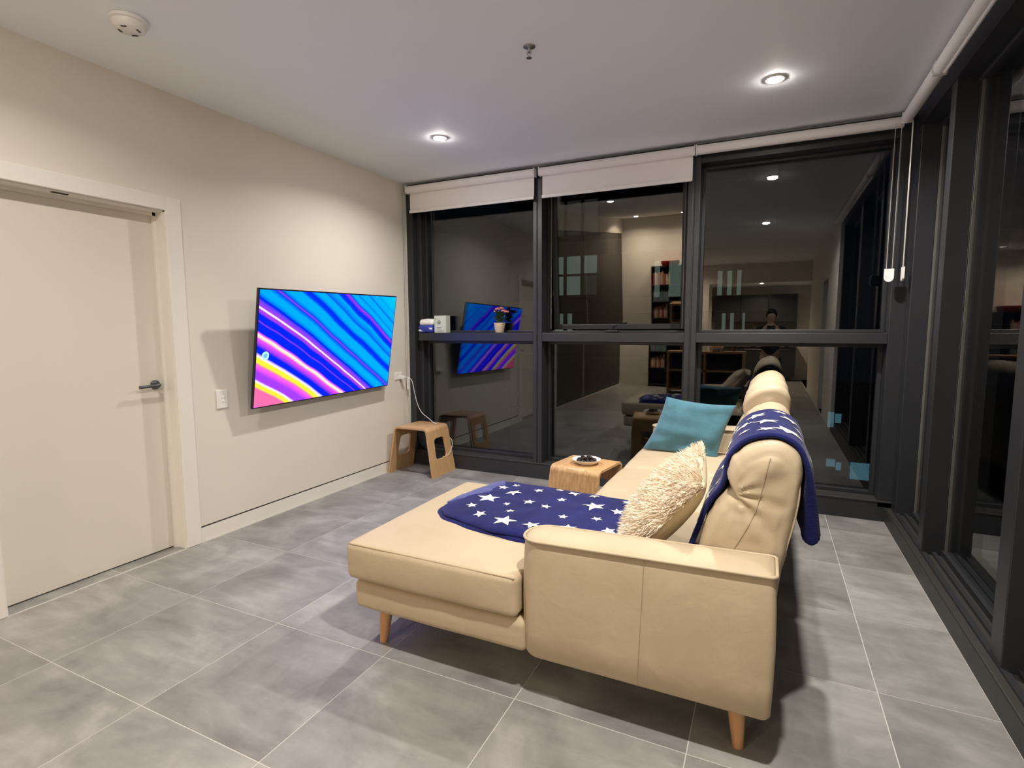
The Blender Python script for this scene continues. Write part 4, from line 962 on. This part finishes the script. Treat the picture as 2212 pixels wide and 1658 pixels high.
# ------------------------------------------------------------------ the photographer, standing behind the camera and seen in the glass
def skin_obj(name, V, E, mat, parent, root=0, lv=2, **kw):
    """V: list of (x, y, z, radius); E: edges"""
    me = bpy.data.meshes.new(name); me.from_pydata([v[:3] for v in V], E, []); me.materials.append(mat)
    o = bpy.data.objects.new(name, me); COL.objects.link(o); o.parent = parent
    m = o.modifiers.new('skin', 'SKIN'); m.use_smooth_shade = True
    for i, d_ in enumerate(me.skin_vertices[0].data): d_.radius = (V[i][3], V[i][3] if len(V[i]) < 5 else V[i][4]); d_.use_root = (i == root)
    o.modifiers.new('subd', 'SUBSURF').levels = lv; o.modifiers['subd'].render_levels = lv
    return setp(o, **kw)
M['skin'] = pmat('skin', (.50, .32, .23), .5); M['jumper'] = pmat('black_jumper', (.010, .010, .012), .9); M['trouser'] = pmat('dark_trousers', (.016, .018, .026), .9); M['hair'] = pmat('dark_hair', (.015, .011, .009), .6)
PE = thing('person', (.03, -.50, 0), 'person in dark clothes standing and holding up a phone with both hands', 'person')
V = [(0, 0, .90, .13, .10), (0, 0, 1.05, .125, .095), (0, -.01, 1.22, .15, .105), (0, -.01, 1.33, .12, .08), (0, 0, 1.41, .052, .052), (0, .02, 1.47, .060, .065), (0, .03, 1.545, .078, .088), (0, .02, 1.60, .055, .065)]
E = [(0, 1), (1, 2), (2, 3), (3, 4), (4, 5), (5, 6), (6, 7)]
def addc(chain_, start):
    p = start
    for q in chain_: V.append(q); E.append((p, len(V)-1)); p = len(V)-1
    return p
for sx in (-1, 1):
    w_i = addc([(sx*.165, -.01, 1.315, .055), (sx*.235, .02, 1.16, .045), (sx*.245, .07, 1.06, .040), (sx*.19, .22, 1.18, .034), (sx*.115, .36, 1.305, .024), (sx*.098, .395, 1.335, .028, .016)], 3)
    for k, (dx, z_, ln) in enumerate(((.004, 1.375, 1.0), (.006, 1.357, 1.1), (.006, 1.340, 1.05), (.002, 1.323, .85))):
        addc([(sx*(.094+dx), .418, z_, .0085), (sx*(.088+dx), .440*1.0, z_, .008), (sx*(.070), .447*ln**.05, z_+.001, .0075), (sx*.056, .444, z_+.001, .006)], w_i)
    addc([(sx*.082, .395, 1.318, .010), (sx*.068, .415, 1.322, .0095), (sx*.055, .424, 1.335, .0075)], w_i)
    addc([(sx*.085, 0, .82, .085), (sx*.095, .01, .48, .058), (sx*.10, -.01, .28, .052), (sx*.10, -.02, .09, .036), (sx*.105, .05, .045, .036), (sx*.11, .14, .035, .030)], 0)
body = skin_obj('body', V, E, M['skin'], PE)
Vj = [(0, 0, .86, .150, .118), (0, 0, 1.05, .142, .112), (0, -.01, 1.22, .165, .12), (0, -.01, 1.34, .130, .09), (0, 0, 1.385, .066, .066)]; Ej = [(0, 1), (1, 2), (2, 3), (3, 4)]
for sx in (-1, 1):
    p = 3
    for q in ((sx*.168, -.01, 1.318, .068), (sx*.236, .02, 1.16, .058), (sx*.246, .07, 1.06, .053), (sx*.19, .22, 1.18, .046), (sx*.128, .335, 1.285, .034)): Vj.append(q); Ej.append((p, len(Vj)-1)); p = len(Vj)-1
skin_obj('jumper', Vj, Ej, M['jumper'], PE)
Vt = [(0, 0, .92, .145, .112)]; Et = []
for sx in (-1, 1):
    p = 0
    for q in ((sx*.088, 0, .80, .100), (sx*.096, .01, .48, .072), (sx*.10, -.01, .28, .064), (sx*.10, -.02, .10, .055)): Vt.append(q); Et.append((p, len(Vt)-1)); p = len(Vt)-1
skin_obj('trousers', Vt, Et, M['trouser'], PE)
for sx in (-1, 1): rbox(sx*.108-.045, sx*.108+.045, -.075, .195, 0, .085, .035, n=6).build('shoe', M['black'], PE)
hm = MB(); nh = 20; rings_ = []
for i in range(9):
    a = PI*.5*i/8; rr_ = math.cos(a)
    rings_.append([(.086*rr_*math.cos(2*PI*k/nh), .018+.095*rr_*math.sin(2*PI*k/nh), 1.548+(.055*max(0, math.sin(2*PI*k/nh))-.06*max(0, -math.sin(2*PI*k/nh)))*(1-i/8)+.108*math.sin(a)) for k in range(nh)])
hm.loft(rings_, cap=True).build('hair', M['hair'], PE)
for sx in (-1, 1):
    MB().lathe([(.001, -.010), (.008, -.006), (.011, 0), (.008, .006), (.001, .010)], (sx*.032, .108, 1.553), 10).build('eye', M['ceramic'], PE)
    MB().tube([(sx*.084, .02, 1.575), (sx*.094, .012, 1.56), (sx*.090, .016, 1.53), (sx*.080, .025, 1.515)], .008, 8).build('ear', M['skin'], PE)
MB().tube([(0, .112, 1.555), (0, .128, 1.53), (0, .118, 1.518)], [.007, .012, .009], 8).build('nose', M['skin'], PE)
MB().tube([(-.024, .108, 1.492), (0, .116, 1.494), (.024, .108, 1.492)], [.003, .006, .003], 8).build('mouth', pmat('lips', (.38, .16, .13), .5), PE)
t = thing('mobile_phone', (.03, -.066, 1.352), 'dark phone held level in both hands of the standing person', 'phone')
MB().bbox(-.074, .074, -.004, .004, -.036, .036, .003).build('case', M['black'], t)
MB().box(-.070, .070, -.0046, -.0041, -.033, .033).build('display', pmat('phone_display', (.02, .02, .02), .1, emit=(.55, .5, .45), estr=.5), t)
for dx in (.046, .062): MB().lathe([(.001, .0055), (.006, .0055), (.007, .004)], (dx, 0, .020), 12, axis='y').build('camera_lens', M['gap'], t)
